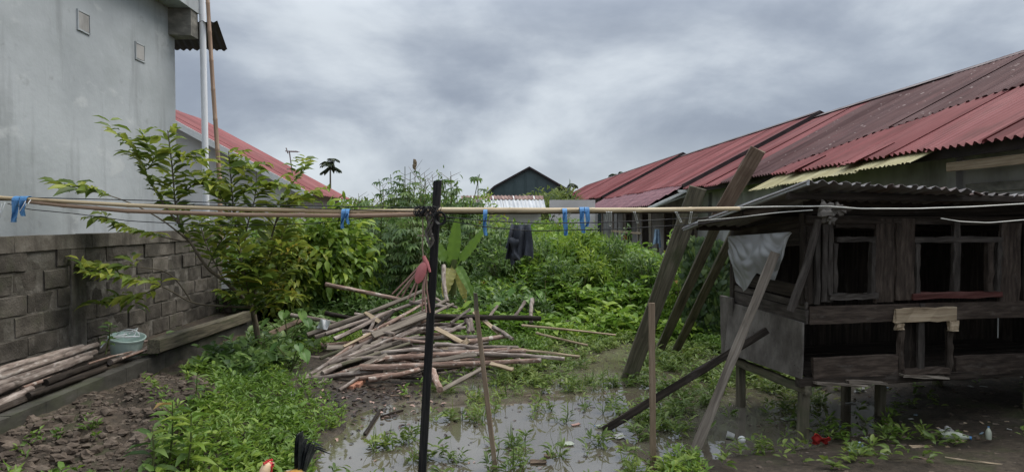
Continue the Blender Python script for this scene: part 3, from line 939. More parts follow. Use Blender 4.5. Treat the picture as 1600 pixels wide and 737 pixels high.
mb = corr_sheet(MB(), (-6.6, 10.25, 4.98), (-4.68, 10.25, 4.94), (-7.0, 11.5, 4.84), (-5.08, 11.5, 4.82), 0.12, 0.014, 3, 6, rag=0.02, thick=0.004)
part("rear_canopy", mb, M_roofblack, gh, 60)
mb = MB().sheet(lambda u, v: R(-4.5 - 5.5 * v, -0.5 + 10.8 * u, 5.36 + 1.9 * v), 6, 2, (8, 5), 0.01)
part("roof", mb, M_redroof, gh)

# concrete block wall ----------------------------------------------------------------
bw = thing("block_wall", "dark weathered concrete block wall with a concrete cap along the planter", "wall", R(-4.36, 7.5, 0.25))
mb = rbox(MB(), -4.43, -4.302, 3.5, 10.4, 0.0, 1.52)
part("mortar_core", mb, M_mortar, bw)
mb = MB()
for i in range(12):
    y = 3.5 + i * 0.578
    rbox(mb, -4.45, -4.275, y, y + 0.577, 1.50, 1.645, 0.004)
part("cap_beam", mb, M_capc, bw)
for (y0, y1) in ((6.62, 6.86), (10.25, 10.44)):
    mb = rbox(MB(), -4.44, -4.284, y0, y1, 0.0, 1.502, 0.003)
    part("column", mb, M_capc, bw)
bmesh_cache = {}


def block_mesh(lenq, k):
    key = (lenq, k)
    if key not in bmesh_cache:
        mb = MB()
        mb.board(Vector((0, -lenq / 2, 0)), Vector((0, lenq / 2, 0)), Vector((0, 0, 0.093)), Vector((0.05, 0, 0)), 4, 0.006)
        bmesh_cache[key] = mesh_of("block", mb, Vector((0, 0, 0)), M_block)
    return bmesh_cache[key]


for (ya, yb) in ((3.6, 6.61), (6.87, 10.24)):
    for row in range(6):
        z = 0.30 + 0.1 + row * 0.203
        y = ya + (0.0 if row % 2 else -0.2)
        while y < yb - 0.04:
            y0, y1 = max(y, ya), min(y + 0.39, yb)
            if y1 - y0 > 0.05:
                Ln = round((y1 - y0) / 0.05) * 0.05 - 0.004 if (y1 - y0) < 0.38 else 0.386
                o = bpy.data.objects.new("block", block_mesh(round(Ln, 3), rnd.randrange(4)))
                COL.objects.link(o)
                o.parent = bw
                o.location = R(-4.343 + rnd.uniform(-.012, .010), (y0 + y1) / 2 + rnd.uniform(-.006, .006), z + rnd.uniform(-.005, .005)) - ORG[bw.name]
                o.rotation_euler = (rnd.uniform(-.02, .02), rnd.uniform(-.03, .03), ROT + rnd.uniform(-.02, .02))
            y += 0.402
# planter kerb and timber ------------------------------------------------------------
kb = MB()
for i in range(17):
    y = 3.2 + i * 0.386
    rbox(kb, -3.67, -3.54, y, y + 0.385, -0.15, 0.335, 0.004)
single("concrete_kerb", kb, M_kerb, "low dark concrete kerb of the planter under the stacked poles", "kerb")
mb = MB().board(P(240, 541, 6.75), P(387, 493, 9.5), Vector((0, 0, 0.075)), Vector((0.06, 0.01, 0)), 6, 0.006)
single("timber_beam", mb, M_woodmoss, "thick squared mossy timber continuing the line of the kerb", "beam")
mb = MB().board(P(356, 487, 10.0), P(353, 432, 10.0), Vector((0.05, 0, 0)), Vector((0, 0.05, 0)), 3)
single("fence_stub", mb, M_wooddark, "short dark stub post at the end of the block wall", "post")
mb = MB().board(P(353, 449, 9.8), P(352, 428, 9.8), Vector((0.055, 0, 0)), Vector((0, 0.05, 0)), 2)
single("whitewashed_block", mb, M_whitepaint, "whitewashed block capping the stub post beside the tree", "block")

# white pipe and bamboo mast -----------------------------------------------------------
mb = MB().tube([P(323, 372, 10.3), P(320, 200, 10.3), P(317, 60, 10.3), P(314, -60, 10.3)], 0.048, 12)
single("white_pipe", mb, M_pvc, "tall white plastic pipe standing beside the grey house", "pipe", smooth=50)


def bamboo(pts, r0, r1, n=10, node=0.42):
    pts = [Vector(p) for p in pts]
    out, rad = [], []
    tot = sum((b - a).length for a, b in zip(pts, pts[1:]))
    for a, b in zip(pts, pts[1:]):
        k = max(2, int((b - a).length / node))
        for i in range(k):
            t = i / k
            p = a.lerp(b, t)
            d = (b - a).normalized()
            for off, f in ((-0.018, 1), (0, 1.16), (0.018, 1)):
                if out and (p + d * off - out[-1]).length < 0.005:
                    continue
                out.append(p + d * off); rad.append(f)
    out.append(pts[-1]); rad.append(1)
    rad = [f * (r0 + (r1 - r0) * i / len(rad)) for i, f in enumerate(rad)]
    return MB().tube(out, rad, n)


mb = bamboo([P(345, 372, 10.0), P(343, 280, 10.0), P(333, 140, 10.05), P(322, -40, 10.1)], 0.036, 0.028)
single("bamboo_mast", mb, M_bambooold, "thin leaning bamboo mast right beside the white pipe", "pole", smooth=50)

# house behind the tree ------------------------------------------------------------------
E1, E2 = P(487, 303, 17.5), P(541, 313, 22.6)
lh = thing("red_roofed_house", "pale house with a red metal gable roof behind the bushy tree", "house", (E1.x - 3, 20, 0.1))
for s in (1, -1):
    for i in range(6):
        ya, yb = 17.5 + i * 0.85 - .02, 17.5 + (i + 1) * 0.85 + .02
        sh = lambda y: (E1.x + (E2.x - E1.x) * 0 - 0.043 * (y - 17.5))
        rid = 5.2
        ex = (lambda y: sh(y)) if s == 1 else (lambda y: sh(y) - 2 * rid)
        li = 0.006 * (i % 2)
        mb = corr_sheet(MB(), (sh(ya) - rid, ya, E1.z + rid * .54 + li), (sh(yb) - rid, yb, E1.z + rid * .54 + li), (ex(ya), ya, E1.z + li), (ex(yb), yb, E1.z + li), 0.17, 0.02, 2, 4)
        part("roof_sheet", mb, M_redroof, lh, 60)
mb = MB()
a, b_ = Vector((E1.x, 17.48, E1.z - 0.09)), Vector((E1.x - 5.2, 17.48, E1.z + 5.2 * .54 - 0.09))
mb.box((a + b_) / 2, (b_ - a) / 2, Vector((0, 0.02, 0)), Vector((0.04, 0, 0.075)))
part("rake_board", mb, M_whitepaint, lh)
mb = MB()
x1, x0 = E1.x - 0.55, E1.x - 9.8
zt = E1.z - 0.12
mb.add([(x0, 17.9, -0.2), (x1, 17.9, -0.2), (x1, 17.9, zt + .3), (E1.x - 5.2, 17.9, zt + 4.65 * .54 + .3), (x0, 17.9, zt + .3),
        (x0, 22.3, -0.2), (x1, 22.3, -0.2), (x1, 22.3, zt + .3), (E1.x - 5.2, 22.3, zt + 4.65 * .54 + .3), (x0, 22.3, zt + .3)],
       [(0, 1, 2, 3, 4), (9, 8, 7, 6, 5), (0, 5, 6, 1), (1, 6, 7, 2), (4, 9, 5, 0)])
part("wall", mb, M_hwall, lh)
mb = MB().box((x1 + .04, 17.86, 1.2), (0.07, 0, 0), (0, 0.05, 0), (0, 0, 1.4))
part("corner_post", mb, M_rowwall, lh)
ta = thing("tv_antenna", "thin aerial mast on the red roof behind the tree", "antenna", P(457, 268, 20))
mb = MB().tube([P(457, 272, 20), P(452, 236, 20)], 0.02, 6)
part("mast", mb, M_zinc, ta)
mb = MB().tube([P(446, 236, 20), P(466, 237.5, 20)], 0.018, 6)
for i in range(6):
    q = P(450 + i * 3, 236.7, 20)
    mb.tube([q - Vector((0, .2, 0)), q + Vector((0, .2, 0))], 0.008, 4)
mb.tube([P(447, 231, 20), P(450, 240, 20)], 0.018, 5)
part("boom", mb, M_zinc, ta)

# dark green gabled building and the low shed ----------------------------------------------
gb = thing("green_building", "dark green metal building with a plain gable on the horizon", "building", P(827, 330, 45))
yb0 = 45
pts = [P(760, 345, yb0), P(760, 304, yb0), P(772, 293, yb0), P(827, 263, yb0), P(886, 297, yb0), P(886, 345, yb0)]
pts = [Vector((p.x, p.y, p.z if 0 < i < 5 else 0.0)) for i, p in enumerate(pts)]
back = [p + Vector((-0.6, 14, 0)) for p in pts]
mb = MB().add(pts + back, [tuple(range(5, -1, -1)), tuple(range(6, 12))] + [(i, (i + 1) % 6, (i + 1) % 6 + 6, i + 6) for i in (0, 4, 5)])
part("wall", mb, M_greenmetal, gb)
for i in (1, 2, 3):
    a, b_ = pts[i] + Vector((0, -.25, .12)), pts[i + 1] + Vector((0, -.25, .12))
    mb = MB().sheet(lambda u, v: a.lerp(b_, u) + Vector((-0.6, 14.5, 0)) * v, 2, 2, (3, 14), 0.12)
    part("roof", mb, M_roofblack, gb)
for i in range(7):
    x = 770 + i * 17
    zt = P(x, 303 - min(x - 760, 886 - x) * .5, yb0)
    mb = MB().box((zt.x, yb0 - .03, zt.z / 2), (0.03, 0, 0), (0, 0.03, 0), (0, 0, zt.z / 2))
    part("wall_rib", mb, M_greenmetal, gb)

sd = thing("low_shed", "low pale shed with grey and rusty corrugated roof beyond the weeds", "shed", P(800, 400, 21))
for i in range(8):
    xa, xb = 722 + i * 16, 722 + (i + 1) * 16 + 0.6
    A = lambda px, py, Y: P(px, py, Y)
    col = M_zincpale if i not in (1,) else M_zinc
    mb = corr_sheet(MB(), A(xa - 1, 312, 22.0), A(xb - 1, 312, 22.0), A(xa + 2, 325.5, 20.2), A(xb + 2, 325.5, 20.2), 0.13, 0.018, 2, 5)
    part("roof_sheet", mb, col, sd, 60)
    mb = corr_sheet(MB(), A(xa - 2, 305.5, 22.9), A(xb - 2, 305.5, 22.9), A(xa - 1, 311.3, 21.95), A(xb - 1, 311.3, 21.95), 0.13, 0.018, 1, 5)
    part("roof_sheet", mb, M_rustzinc, sd, 60, "rusty brown upper sheet")
    if i % 2:
        mb = MB().board(A(xa, 306.4, 22.7), A(xa + .8, 311.4, 21.98), Vector((0.022, 0, 0)), Vector((0, 0, 0.012)), 1)
        part("roof_batten", mb, M_whitepaint, sd)
mb = MB()
p0, p1 = P(728, 330, 20.5), P(845, 330, 20.5)
mb.box(((p0.x + p1.x) / 2, 21.6, 1.05), ((p1.x - p0.x) / 2, 0, 0), (0, 1.1, 0), (0, 0, 1.08))
part("wall", mb, M_hwall, sd)
mb = MB().board(P(722, 328, 20.15), P(852, 328, 20.15), Vector((0, 0, 0.05)), Vector((0, 0.02, 0)), 3)
part("fascia", mb, M_whitepaint, sd)
mb = MB().box(P(894, 352, 24), (0.85, 0, 0), (0, 0.1, 0), (0, 0, 0.95))
single("garden_wall", mb, M_hwall, "short pale wall seen through the gap right of the low shed", "wall")

# ------------------------------------------------------------------ raised coop on the right
CF = Vector((2.37, 5.14, 0.0))               # its front corner on the ground
CU = Vector((0.985, 0.17, 0)).normalized()   # along the front
CV = Vector((-0.17, 0.985, 0)).normalized()  # along the side, away from the camera
ZU = Vector((0, 0, 1))
CD = 1.12                                    # depth
CL = 3.0                                     # length


def cu(px, v=0.0):                           # distance along the front plane (v behind the front) of a pixel column
    a = (px - 800) / FPX
    fx, fy = CF.x + CV.x * v, CF.y + CV.y * v
    return (a * fy - fx) / (CU.x - a * CU.y)


def cz(px, py, v=0.0):
    Y = CF.y + CV.y * v + CU.y * cu(px, v)
    return P(px, py, Y).z


def sv(px, u=0.0):                           # distance along the side plane of a pixel column
    a = (px - 800) / FPX
    fx, fy = CF.x + CU.x * u, CF.y + CU.y * u
    return (a * fy - fx) / (CV.x - a * CV.y)


def C(u, v, z):
    return CF + CU * u + CV * v + ZU * z


coop = thing("animal_coop", "dark raised wooden coop on stilts with empty window frames", "coop", CF)


def fboard(name, x0, x1, y0, y1, v=0.0, th=0.02, mat=None, jit=0.008, label=None, vert=None):
    """board on the front given by its outline in the photograph"""
    u0, u1 = cu(x0, v), cu(x1, v)
    xm = (x0 + x1) / 2
    z0, z1 = cz(xm, y1, v), cz(xm, y0, v)
    if vert is None:
        vert = abs(z1 - z0) > abs(u1 - u0)
    um, zm = (u0 + u1) / 2, (z0 + z1) / 2
    if vert:
        mb = MB().board(C(um, v, z0), C(um + rnd.uniform(-.006, .006), v, z1), CU * abs(u1 - u0) / 2, CV * th / 2, 5, jit)
    else:
        mb = MB().board(C(u0, v, zm), C(u1, v, zm), ZU * abs(z1 - z0) / 2, CV * th / 2, 6, jit)
    return part(name, mb, mat or M_wooddark, coop, None, label)


ZB, ZT = cz(1265, 596), 1.80                # floor level and plate
# stilts
for (u, v, zz_) in ((0.0, 0.03, ZB), (0.02, CD - .1, ZB), (1.1, 0.5, ZB), (2.2, 0.05, ZB), (2.2, CD - .1, ZB), (1.15, CD - .1, ZB)):
    p = C(u, v, 0)
    mb = MB().board(Vector((p.x, p.y, -0.25)), C(u + rnd.uniform(-.02, .02), v, zz_), CU * 0.036, CV * 0.036, 5, 0.004)
    part("stilt", mb, M_woodmoss, coop)
# floor frame
mb = MB().board(C(-0.08, 0.0, ZB + .0), C(CL, 0.0, ZB + .0), ZU * 0.035, CV * 0.035, 8)
part("floor_beam", mb, M_wooddark, coop)
mb = MB().board(C(0.0, -0.05, ZB - .06), C(-0.02, CD + .08, ZB - .06), ZU * 0.035, CU * 0.03, 6)
part("floor_beam", mb, M_woodmoss, coop)
mb = MB().board(C(-0.05, CD, ZB), C(CL, CD, ZB), ZU * 0.035, CV * 0.035, 8)
part("floor_beam", mb, M_wooddark, coop)
for i in range(8):
    v = 0.07 + i * 0.145
    mb = MB().board(C(0.0, v, ZB + .045 + .004 * (i % 2)), C(CL, v, ZB + .045), CV * 0.066, ZU * 0.01, 6)
    part("floor_plank", mb, M_wooddark, coop)
# loose splintered ends along the floor edge
for (x0, x1, y) in ((1270, 1345, 595), (1320, 1378, 592), (1400, 1470, 583)):
    mb = MB().board(C(cu(x0), -.06, cz(x0, y)), C(cu(x1), -.07, cz(x1, y + 3)), CV * .03, ZU * .008, 4, .006)
    part("splintered_board", mb, M_wood, coop)
# front rails and boards, outlines read from the photograph
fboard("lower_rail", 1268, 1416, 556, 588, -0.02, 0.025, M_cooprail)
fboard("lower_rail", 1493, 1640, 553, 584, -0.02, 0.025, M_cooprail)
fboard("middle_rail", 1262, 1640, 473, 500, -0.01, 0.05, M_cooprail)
fboard("lintel_board", 1400, 1497, 481, 502, -0.055, 0.03, M_woodpale, label="pale new board nailed over the small door")
fboard("door_block", 1401, 1414, 502, 517, -0.05, 0.03, M_woodpale)
fboard("door_block", 1482, 1496, 501, 516, -0.05, 0.03, M_woodpale)
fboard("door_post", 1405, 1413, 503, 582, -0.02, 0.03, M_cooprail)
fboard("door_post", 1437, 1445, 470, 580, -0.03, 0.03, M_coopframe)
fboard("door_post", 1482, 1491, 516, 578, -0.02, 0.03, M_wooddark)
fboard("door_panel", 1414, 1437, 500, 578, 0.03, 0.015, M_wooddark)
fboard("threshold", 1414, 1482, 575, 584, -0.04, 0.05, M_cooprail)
# uprights and cladding
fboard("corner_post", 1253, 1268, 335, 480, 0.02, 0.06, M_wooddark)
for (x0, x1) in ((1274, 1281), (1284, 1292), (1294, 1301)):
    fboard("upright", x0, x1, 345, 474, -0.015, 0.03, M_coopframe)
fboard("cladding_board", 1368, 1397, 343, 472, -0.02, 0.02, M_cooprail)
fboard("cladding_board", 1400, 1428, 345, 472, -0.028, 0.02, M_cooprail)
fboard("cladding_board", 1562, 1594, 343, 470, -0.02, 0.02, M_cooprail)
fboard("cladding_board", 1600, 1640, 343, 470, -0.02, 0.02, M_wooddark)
# window frames
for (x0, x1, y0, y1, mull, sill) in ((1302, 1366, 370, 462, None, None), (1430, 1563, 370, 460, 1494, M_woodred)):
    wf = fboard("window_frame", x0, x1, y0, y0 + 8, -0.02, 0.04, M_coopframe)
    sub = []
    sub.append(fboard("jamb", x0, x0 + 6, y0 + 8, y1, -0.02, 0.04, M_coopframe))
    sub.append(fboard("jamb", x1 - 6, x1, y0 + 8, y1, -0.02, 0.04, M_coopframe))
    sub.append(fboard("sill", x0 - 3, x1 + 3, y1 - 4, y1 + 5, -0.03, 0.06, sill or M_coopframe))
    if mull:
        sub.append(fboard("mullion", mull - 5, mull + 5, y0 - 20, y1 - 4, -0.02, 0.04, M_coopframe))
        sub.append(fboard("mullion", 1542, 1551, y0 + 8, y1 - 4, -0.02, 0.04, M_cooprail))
    for s_ in sub:
        s_.parent = wf
fboard("top_plate", 1258, 1640, 338, 350, 0.0, 0.06, M_wooddark)
fboard("frieze_board", 1258, 1640, 312, 336, 0.02, 0.02, M_wooddark)
fboard("transom", 1302, 1366, 349, 356, -0.01, 0.02, M_wooddark)
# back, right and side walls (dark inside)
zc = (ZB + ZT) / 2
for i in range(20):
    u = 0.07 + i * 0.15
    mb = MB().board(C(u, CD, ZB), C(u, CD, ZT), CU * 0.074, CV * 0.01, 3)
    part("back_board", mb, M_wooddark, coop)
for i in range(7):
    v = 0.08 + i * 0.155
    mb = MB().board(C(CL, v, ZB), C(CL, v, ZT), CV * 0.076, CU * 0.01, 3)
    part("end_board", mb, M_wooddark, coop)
# left side
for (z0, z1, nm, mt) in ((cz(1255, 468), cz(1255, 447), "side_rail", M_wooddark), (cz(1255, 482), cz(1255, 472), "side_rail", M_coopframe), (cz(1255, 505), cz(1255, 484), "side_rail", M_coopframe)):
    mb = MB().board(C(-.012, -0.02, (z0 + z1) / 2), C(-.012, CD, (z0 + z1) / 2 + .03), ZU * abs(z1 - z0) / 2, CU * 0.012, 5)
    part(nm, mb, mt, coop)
pz = [(1266, 503, -.02), (1266, 588, -.02)]
a = C(-.05, -0.03, cz(1265, 503)); b_ = C(-.07, -0.03, cz(1265, 590))
c_ = C(-.05, CD - .0, cz(1265, 503) + .02); d_ = C(-.12, CD - .05, ZB + .03)
mb = MB().sheet(lambda u, v: a.lerp(c_, u).lerp(b_.lerp(d_, u), v) + CU * 0.012 * math.sin(u * 3 + v * 2), 8, 6, (1.1, .5), 0.014)
part("plywood_panel", mb, M_ply, coop, None, "stained grey plywood panel along the side")
mb = MB().board(C(-.06, CD + .0, ZB - .05), C(-.06, CD + .04, cz(1265, 490)), CV * 0.12, CU * 0.012, 4)
part("side_board", mb, M_ply, coop)
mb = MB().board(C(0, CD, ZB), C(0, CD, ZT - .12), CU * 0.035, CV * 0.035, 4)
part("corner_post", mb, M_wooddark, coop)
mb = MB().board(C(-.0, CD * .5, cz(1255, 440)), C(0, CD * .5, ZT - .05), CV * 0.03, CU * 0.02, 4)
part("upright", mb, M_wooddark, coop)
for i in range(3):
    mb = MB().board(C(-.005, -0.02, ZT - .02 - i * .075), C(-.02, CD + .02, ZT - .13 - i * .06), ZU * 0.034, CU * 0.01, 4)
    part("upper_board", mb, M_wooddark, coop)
# diagonal brace pole
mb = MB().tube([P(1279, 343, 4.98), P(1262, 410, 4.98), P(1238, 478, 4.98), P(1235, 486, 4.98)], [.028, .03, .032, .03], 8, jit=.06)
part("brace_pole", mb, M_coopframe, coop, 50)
# roof: corrugated sheets falling to the back
FL, BL = P(1263, 281, 4.66), P(1068, 354, 6.15)
fr_dir = (P(1600, 303, 5.12) - FL)
RW = fr_dir.normalized()
nsh = 5
for i in range(nsh):
    w0, w1 = i * 0.72 - .02, (i + 1) * 0.72 + .03
    k = rnd.uniform(-.05, .05)
    zl = (-0.02, -0.035, -0.03, 0.0, 0.0)[i]
    sk = -RW * 0.0
    mb = corr_sheet(MB(), BL + CU * w0 * 1.0 + ZU * (zl + .012 * (i % 2)), BL + CU * w1 + ZU * (zl + .012 * (i % 2)),
                    FL + RW * w0 + ZU * (zl * .5 + .012 * (i % 2)) - CV * k, FL + RW * w1 + ZU * (zl * .5 + .012 * (i % 2)) - CV * k, 0.1, 0.016, 6, 6, rag=0.012, thick=0.004)
    part("roof_sheet", mb, M_zinc, coop, 60)
mb = MB().board(FL - ZU * .02, BL - ZU * .02, ZU * 0.018, CU * 0.012, 6, .004)
part("edge_strip", mb, M_zincpale, coop, None, "pale strip along the sloping left roof edge")
for v in (-.25, .35, 1.0):
    z0 = FL.z - .05 - (v + .45) * .205
    mb = MB().board(C(-.35 - v * .1, v, z0 - .02), C(CL, v, z0 - .04), ZU * 0.025, CV * 0.025, 6)
    part("purlin", mb, M_wooddark, coop)
mb = MB().board(P(1090, 347, 5.9), P(1215, 327, 5.1), ZU * .03, Vector((.01, .02, 0)), 5, .006)
part("eave_pole", mb, M_cooprail, coop)

# plastic sheet under the roof edge
top0, top1 = P(1140, 369, 5.75), P(1242, 362, 4.98)
ct = [(0.0, 0.00, 0), (0.0, 0.35, 0), (0.0, .8, 0)]


def plas(u, v):
    tp = top0.lerp(top1, u)
    prof = [(0, 36), (.12, 72), (.28, 88), (.42, 82), (.56, 60), (.68, 70), (.82, 74), (.93, 44), (1, 8)]
    for (a0, l0), (a1, l1) in zip(prof, prof[1:]):
        if a0 <= u <= a1:
            ln = l0 + (l1 - l0) * (u - a0) / (a1 - a0)
            break
    drop = ln / 1000 * tp.y * v
    inw = 0.07 * v * (0.5 - u)
    q = tp + Vector((inw, 0, -drop))
    return q + Vector((-.7, -.5, 0)) * (.09 * math.sin(math.pi * u) * math.sin(math.pi * min(1, v * .8)) + 0.03 * math.sin(u * 11 + v * 3) * v + 0.012 * mnoise.noise(Vector((u * 5, v * 3, 1))) * 2 + .03 * abs(mnoise.noise(Vector((u * 6 - v * 3.5, v * 2.2 + u * 1.5, 4)))) * 2 + .03)


mb = MB().sheet(plas, 70, 44, (1, .6))
single("plastic_sheet", mb, M_plastic, "torn translucent plastic sheet hanging at the side of the coop", "plastic sheet", smooth=50)
# crumpled rag wedged over the corner post
mb = MB().rock(P(1290, 331, 4.75), (.055, .04, .06), 3, 10, 8, .8)
mb.rock(P(1312, 326, 4.72), (.06, .03, .035), 8, 10, 8, .8)
mb.rock(P(1297, 341, 4.74), (.03, .03, .05), 12, 10, 8, .8)
single("crumpled_rag", mb, M_ply, "crumpled grey rag wedged under the coop roof at the corner", "rag", smooth=40)

# ------------------------------------------------------------------ planks leaning on the coop and stakes
def plank(name, a, b_, wid, th, mat, label, cat="plank", group=None, face=Vector((0, -1, 0.25)), seg=8, jit=.005):
    a, b_ = Vector(a), Vector(b_)
    d = (b_ - a).normalized()
    wv = d.cross(face).normalized()
    tv = wv.cross(d).normalized()
    mb = MB().board(a, b_, wv * wid / 2, tv * th / 2, seg, jit)
    return single(name, mb, mat, label, cat, group)


GP = "planks propped against the coop"
plank("propped_plank", P(976, 610, 7.2), P(1091, 292, 6.55), 0.175, 0.045, M_woodmoss, "widest mossy plank leaning left of the coop, its top free above the bamboo", group=GP)
plank("propped_plank", P(1030, 548, 8.7), P(1120, 350, 7.4), 0.115, 0.05, M_woodmoss, "middle dark mossy plank between the widest plank and the ivy", group=GP)
plank("propped_plank", P(1052, 556, 8.6), P(1156, 345, 7.0), 0.10, 0.05, M_woodmoss, "dark mossy plank nearest the ivy, leaning under the coop roof", group=GP)
plank("propped_plank", P(1122, 340, 6.95), P(1185, 233, 6.6), 0.155, 0.04, M_woodbrown, "brown plank with a square top rising above the coop roof", group=GP)
plank("propped_plank", P(1083, 712, 4.88), P(1212, 392, 5.05), 0.07, 0.03, M_wood, "slim pale board leaning across the plastic sheet at the coop", group=GP, face=Vector((-.3, -1, .3)))
plank("propped_beam", P(942, 672, 5.45), P(1197, 516, 5.28), 0.06, 0.05, M_wooddark, "dark beam slanting from the water to the plywood panel of the coop", "beam")
mb = MB().board(P(657, 790, 4.42), P(684, 282, 4.42), Vector((0.027, 0, 0.0015)), Vector((0, 0.027, 0)), 12, 0.0012)
single("black_post", mb, M_black, "tall black square post standing in the pond, carrying the bamboo poles", "post")
plank("wooden_stake", P(779, 775, 4.55), P(744, 480, 4.55), 0.034, 0.03, M_stake, "thin slanting stake in the water with a greenish top", "stake", "thin stakes standing in the pond", jit=.002)
plank("wooden_stake", P(1021, 765, 4.55), P(1018, 474, 4.55), 0.04, 0.034, M_stake, "thin upright stake in front of the slanting dark beam", "stake", "thin stakes standing in the pond", jit=.002)
mb = MB().board(P(744.5, 484, 4.545), P(743, 458, 4.545), Vector((.014, 0, 0)), Vector((0, .012, 0)), 3, .002)
single("stake_tip", mb, M_woodmoss, "short mossy stick tied to the top of the slanting stake", "stick")

# ------------------------------------------------------------------ clothes-line: bamboo, wires, rags
YB = 4.36
mb = bamboo([P(30, 313.5, YB), P(100, 321, YB), P(200, 329.5, YB), P(380, 335.5, YB), P(560, 337, YB), P(690, 334, YB)], 0.013, 0.016, 12, 0.36)
single("bamboo_pole", mb, M_bambooold, "brownish bamboo pole lashed below the pale one left of the black post", "pole", "bamboo poles of the clothes line", smooth=50)
mb = bamboo([P(-60, 305, YB + .0), P(0, 309, YB), P(200, 320.5, YB + .0), P(400, 327.5, YB + .01), P(560, 330.5, YB + .02), P(676, 329.5, YB + .03)], 0.012, 0.016, 12, 0.4)
single("bamboo_pole", mb, M_bamboo, "long pale bamboo pole from the picture edge to the black post", "pole", "bamboo poles of the clothes line", smooth=50)
mb = bamboo([P(686, 328, YB + .05), P(850, 328.5, YB + .15), P(1000, 328, YB + .3), P(1155, 326, YB + .5)], 0.019, 0.016, 12, 0.33)
single("bamboo_pole", mb, M_bamboo, "clean yellow bamboo pole between the black post and the coop", "pole", "bamboo poles of the clothes line", smooth=50)
mb = bamboo([P(690, 333, YB + .08), P(850, 332.6, YB + .2), P(1000, 332, YB + .34), P(1120, 331, YB + .5)], 0.008, 0.007, 8, 0.5)
single("bamboo_pole", mb, M_wooddark, "thin dark stick running under the yellow bamboo pole", "pole", "bamboo poles of the clothes line", smooth=50)


def wire(pts, r, mat, label, Y=YB, cat="wire"):
    q = []
    for a, b_ in zip(pts, pts[1:]):
        for i in range(8):
            t = i / 8
            q.append(P(a[0] + (b_[0] - a[0]) * t, a[1] + (b_[1] - a[1]) * t, (a[2] if len(a) > 2 else Y) * (1 - t) + (b_[2] if len(b_) > 2 else Y) * t))
    l_ = pts[-1]
    q.append(P(l_[0], l_[1], l_[2] if len(l_) > 2 else Y))
    q2 = [q[0]] + [(q[i - 1] + q[i] * 2 + q[i + 1]) / 4 for i in range(1, len(q) - 1)] + [q[-1]]
    return single("clothes_line" if mat is M_wire else "cable", MB().tube(q2, r, 6), mat, label, cat, "wires along the clothes line" if mat is M_wire else None, smooth=60)


wire([(-50, 307), (80, 309.5), (270, 314), (450, 321), (680, 325)], .0035, M_wire, "black wire just above the bamboo on the side of the grey house")
wire([(-50, 312), (60, 313.5), (190, 318), (300, 320), (480, 325.5), (672, 331)], .0035, M_wire, "black wire crossing the face of the brownish bamboo pole")
wire([(12, 318), (45, 327), (120, 334), (200, 345), (330, 352), (480, 350), (600, 338), (672, 333)], .003, M_wire, "sagging black wire below the brownish bamboo pole")
wire([(690, 338), (760, 345), (850, 349), (960, 347), (1090, 340, YB + .5)], .0035, M_wire, "upper black line under the yellow bamboo pole")
wire([(690, 343), (755, 354), (830, 361), (960, 358), (1090, 350, YB + .5), (1180, 336, YB + .55)], .0035, M_wire, "lower black line carrying the dark shirt")
wire([(1130, 325, 4.9), (1200, 323, 4.8), (1290, 322, 4.68), (1345, 326, 4.6), (1430, 326, 4.6), (1520, 323, 4.6), (1640, 316, 4.6)], .005, M_wirewhite, "long pale cable running across the front of the coop roof")
wire([(1090, 345, 5.0), (1150, 340, 4.9), (1215, 332, 4.8), (1270, 328, 4.75)], .0035, M_wirewhite, "short pale cable along the coop eave by the plastic sheet")
wire([(1470, 341, 4.8), (1500, 346, 4.8), (1545, 348, 4.8), (1640, 340, 4.8)], .0035, M_wirewhite, "thin pale cable sagging above the double window of the coop")

# knot of wire and a coil where the bamboo meets the post
mb = MB()
for i in range(16):
    t = i * 2.4
    x0 = 652 + rnd.uniform(0, 34)
    mb.tube([P(x0 + 8 * math.sin(t + k * .9), 330 + 8 * math.cos(t * 1.3 + k * 1.1), YB - .03 + .03 * math.sin(k + t)) for k in range(8)], .0035, 5)
single("wire_knot", mb, M_wire, "tangle of black wire lashing the bamboo poles to the post", "wire", smooth=60)
mb = MB()
cc = P(688, 341, YB - .045)
for j in range(4):
    mb.tube([cc + Vector((math.cos(a_) * (.03 + .003 * j), -.006 * j, math.sin(a_) * (.036 + .003 * j))) for a_ in [k * math.pi / 8 for k in range(17)]], .005, 5, cap=False)
single("wire_coil", mb, M_wire, "small black coil of wire hanging on the post", "wire", smooth=60)


def rag(name, x0, x1, y0, ln, mat, label, Y=YB - .03, seed=0, strips=2, cat="rag", group="blue plastic ties on the clothes line"):
    mb = MB()
    for s in range(strips):
        xa = x0 + (x1 - x0) * s / strips
        xb = x0 + (x1 - x0) * (s + .9) / strips
        l2 = ln * (1, .72, .85, .6)[s % 4]
        ph = seed + s * 1.9

        def fn(u, v):
            wv = 1 - .35 * v * (1 if s % 2 else .6)
            xc = (xa + xb) / 2 + (u - .5) * (xb - xa) * wv + 2.2 * math.sin(v * 4 + ph) * v
            return P(xc, y0 + l2 * v, Y + .012 * math.sin(u * 5 + v * 7 + ph) - .01 * s)
        mb.sheet(fn, 5, 12, (.1, .3), .002)
        # loop over the pole
        qa, qb = P(xa, y0, Y), P(xb, y0, Y)

        def lp(u, v):
            ang = math.pi * v
            return qa.lerp(qb, u) + Vector((0, .035 * (1 - math.cos(ang)), .03 * math.sin(ang)))
        mb.sheet(lp, 3, 8, (.1, .1), .002)
    return single(name, mb, mat, label, cat, group, smooth=60)


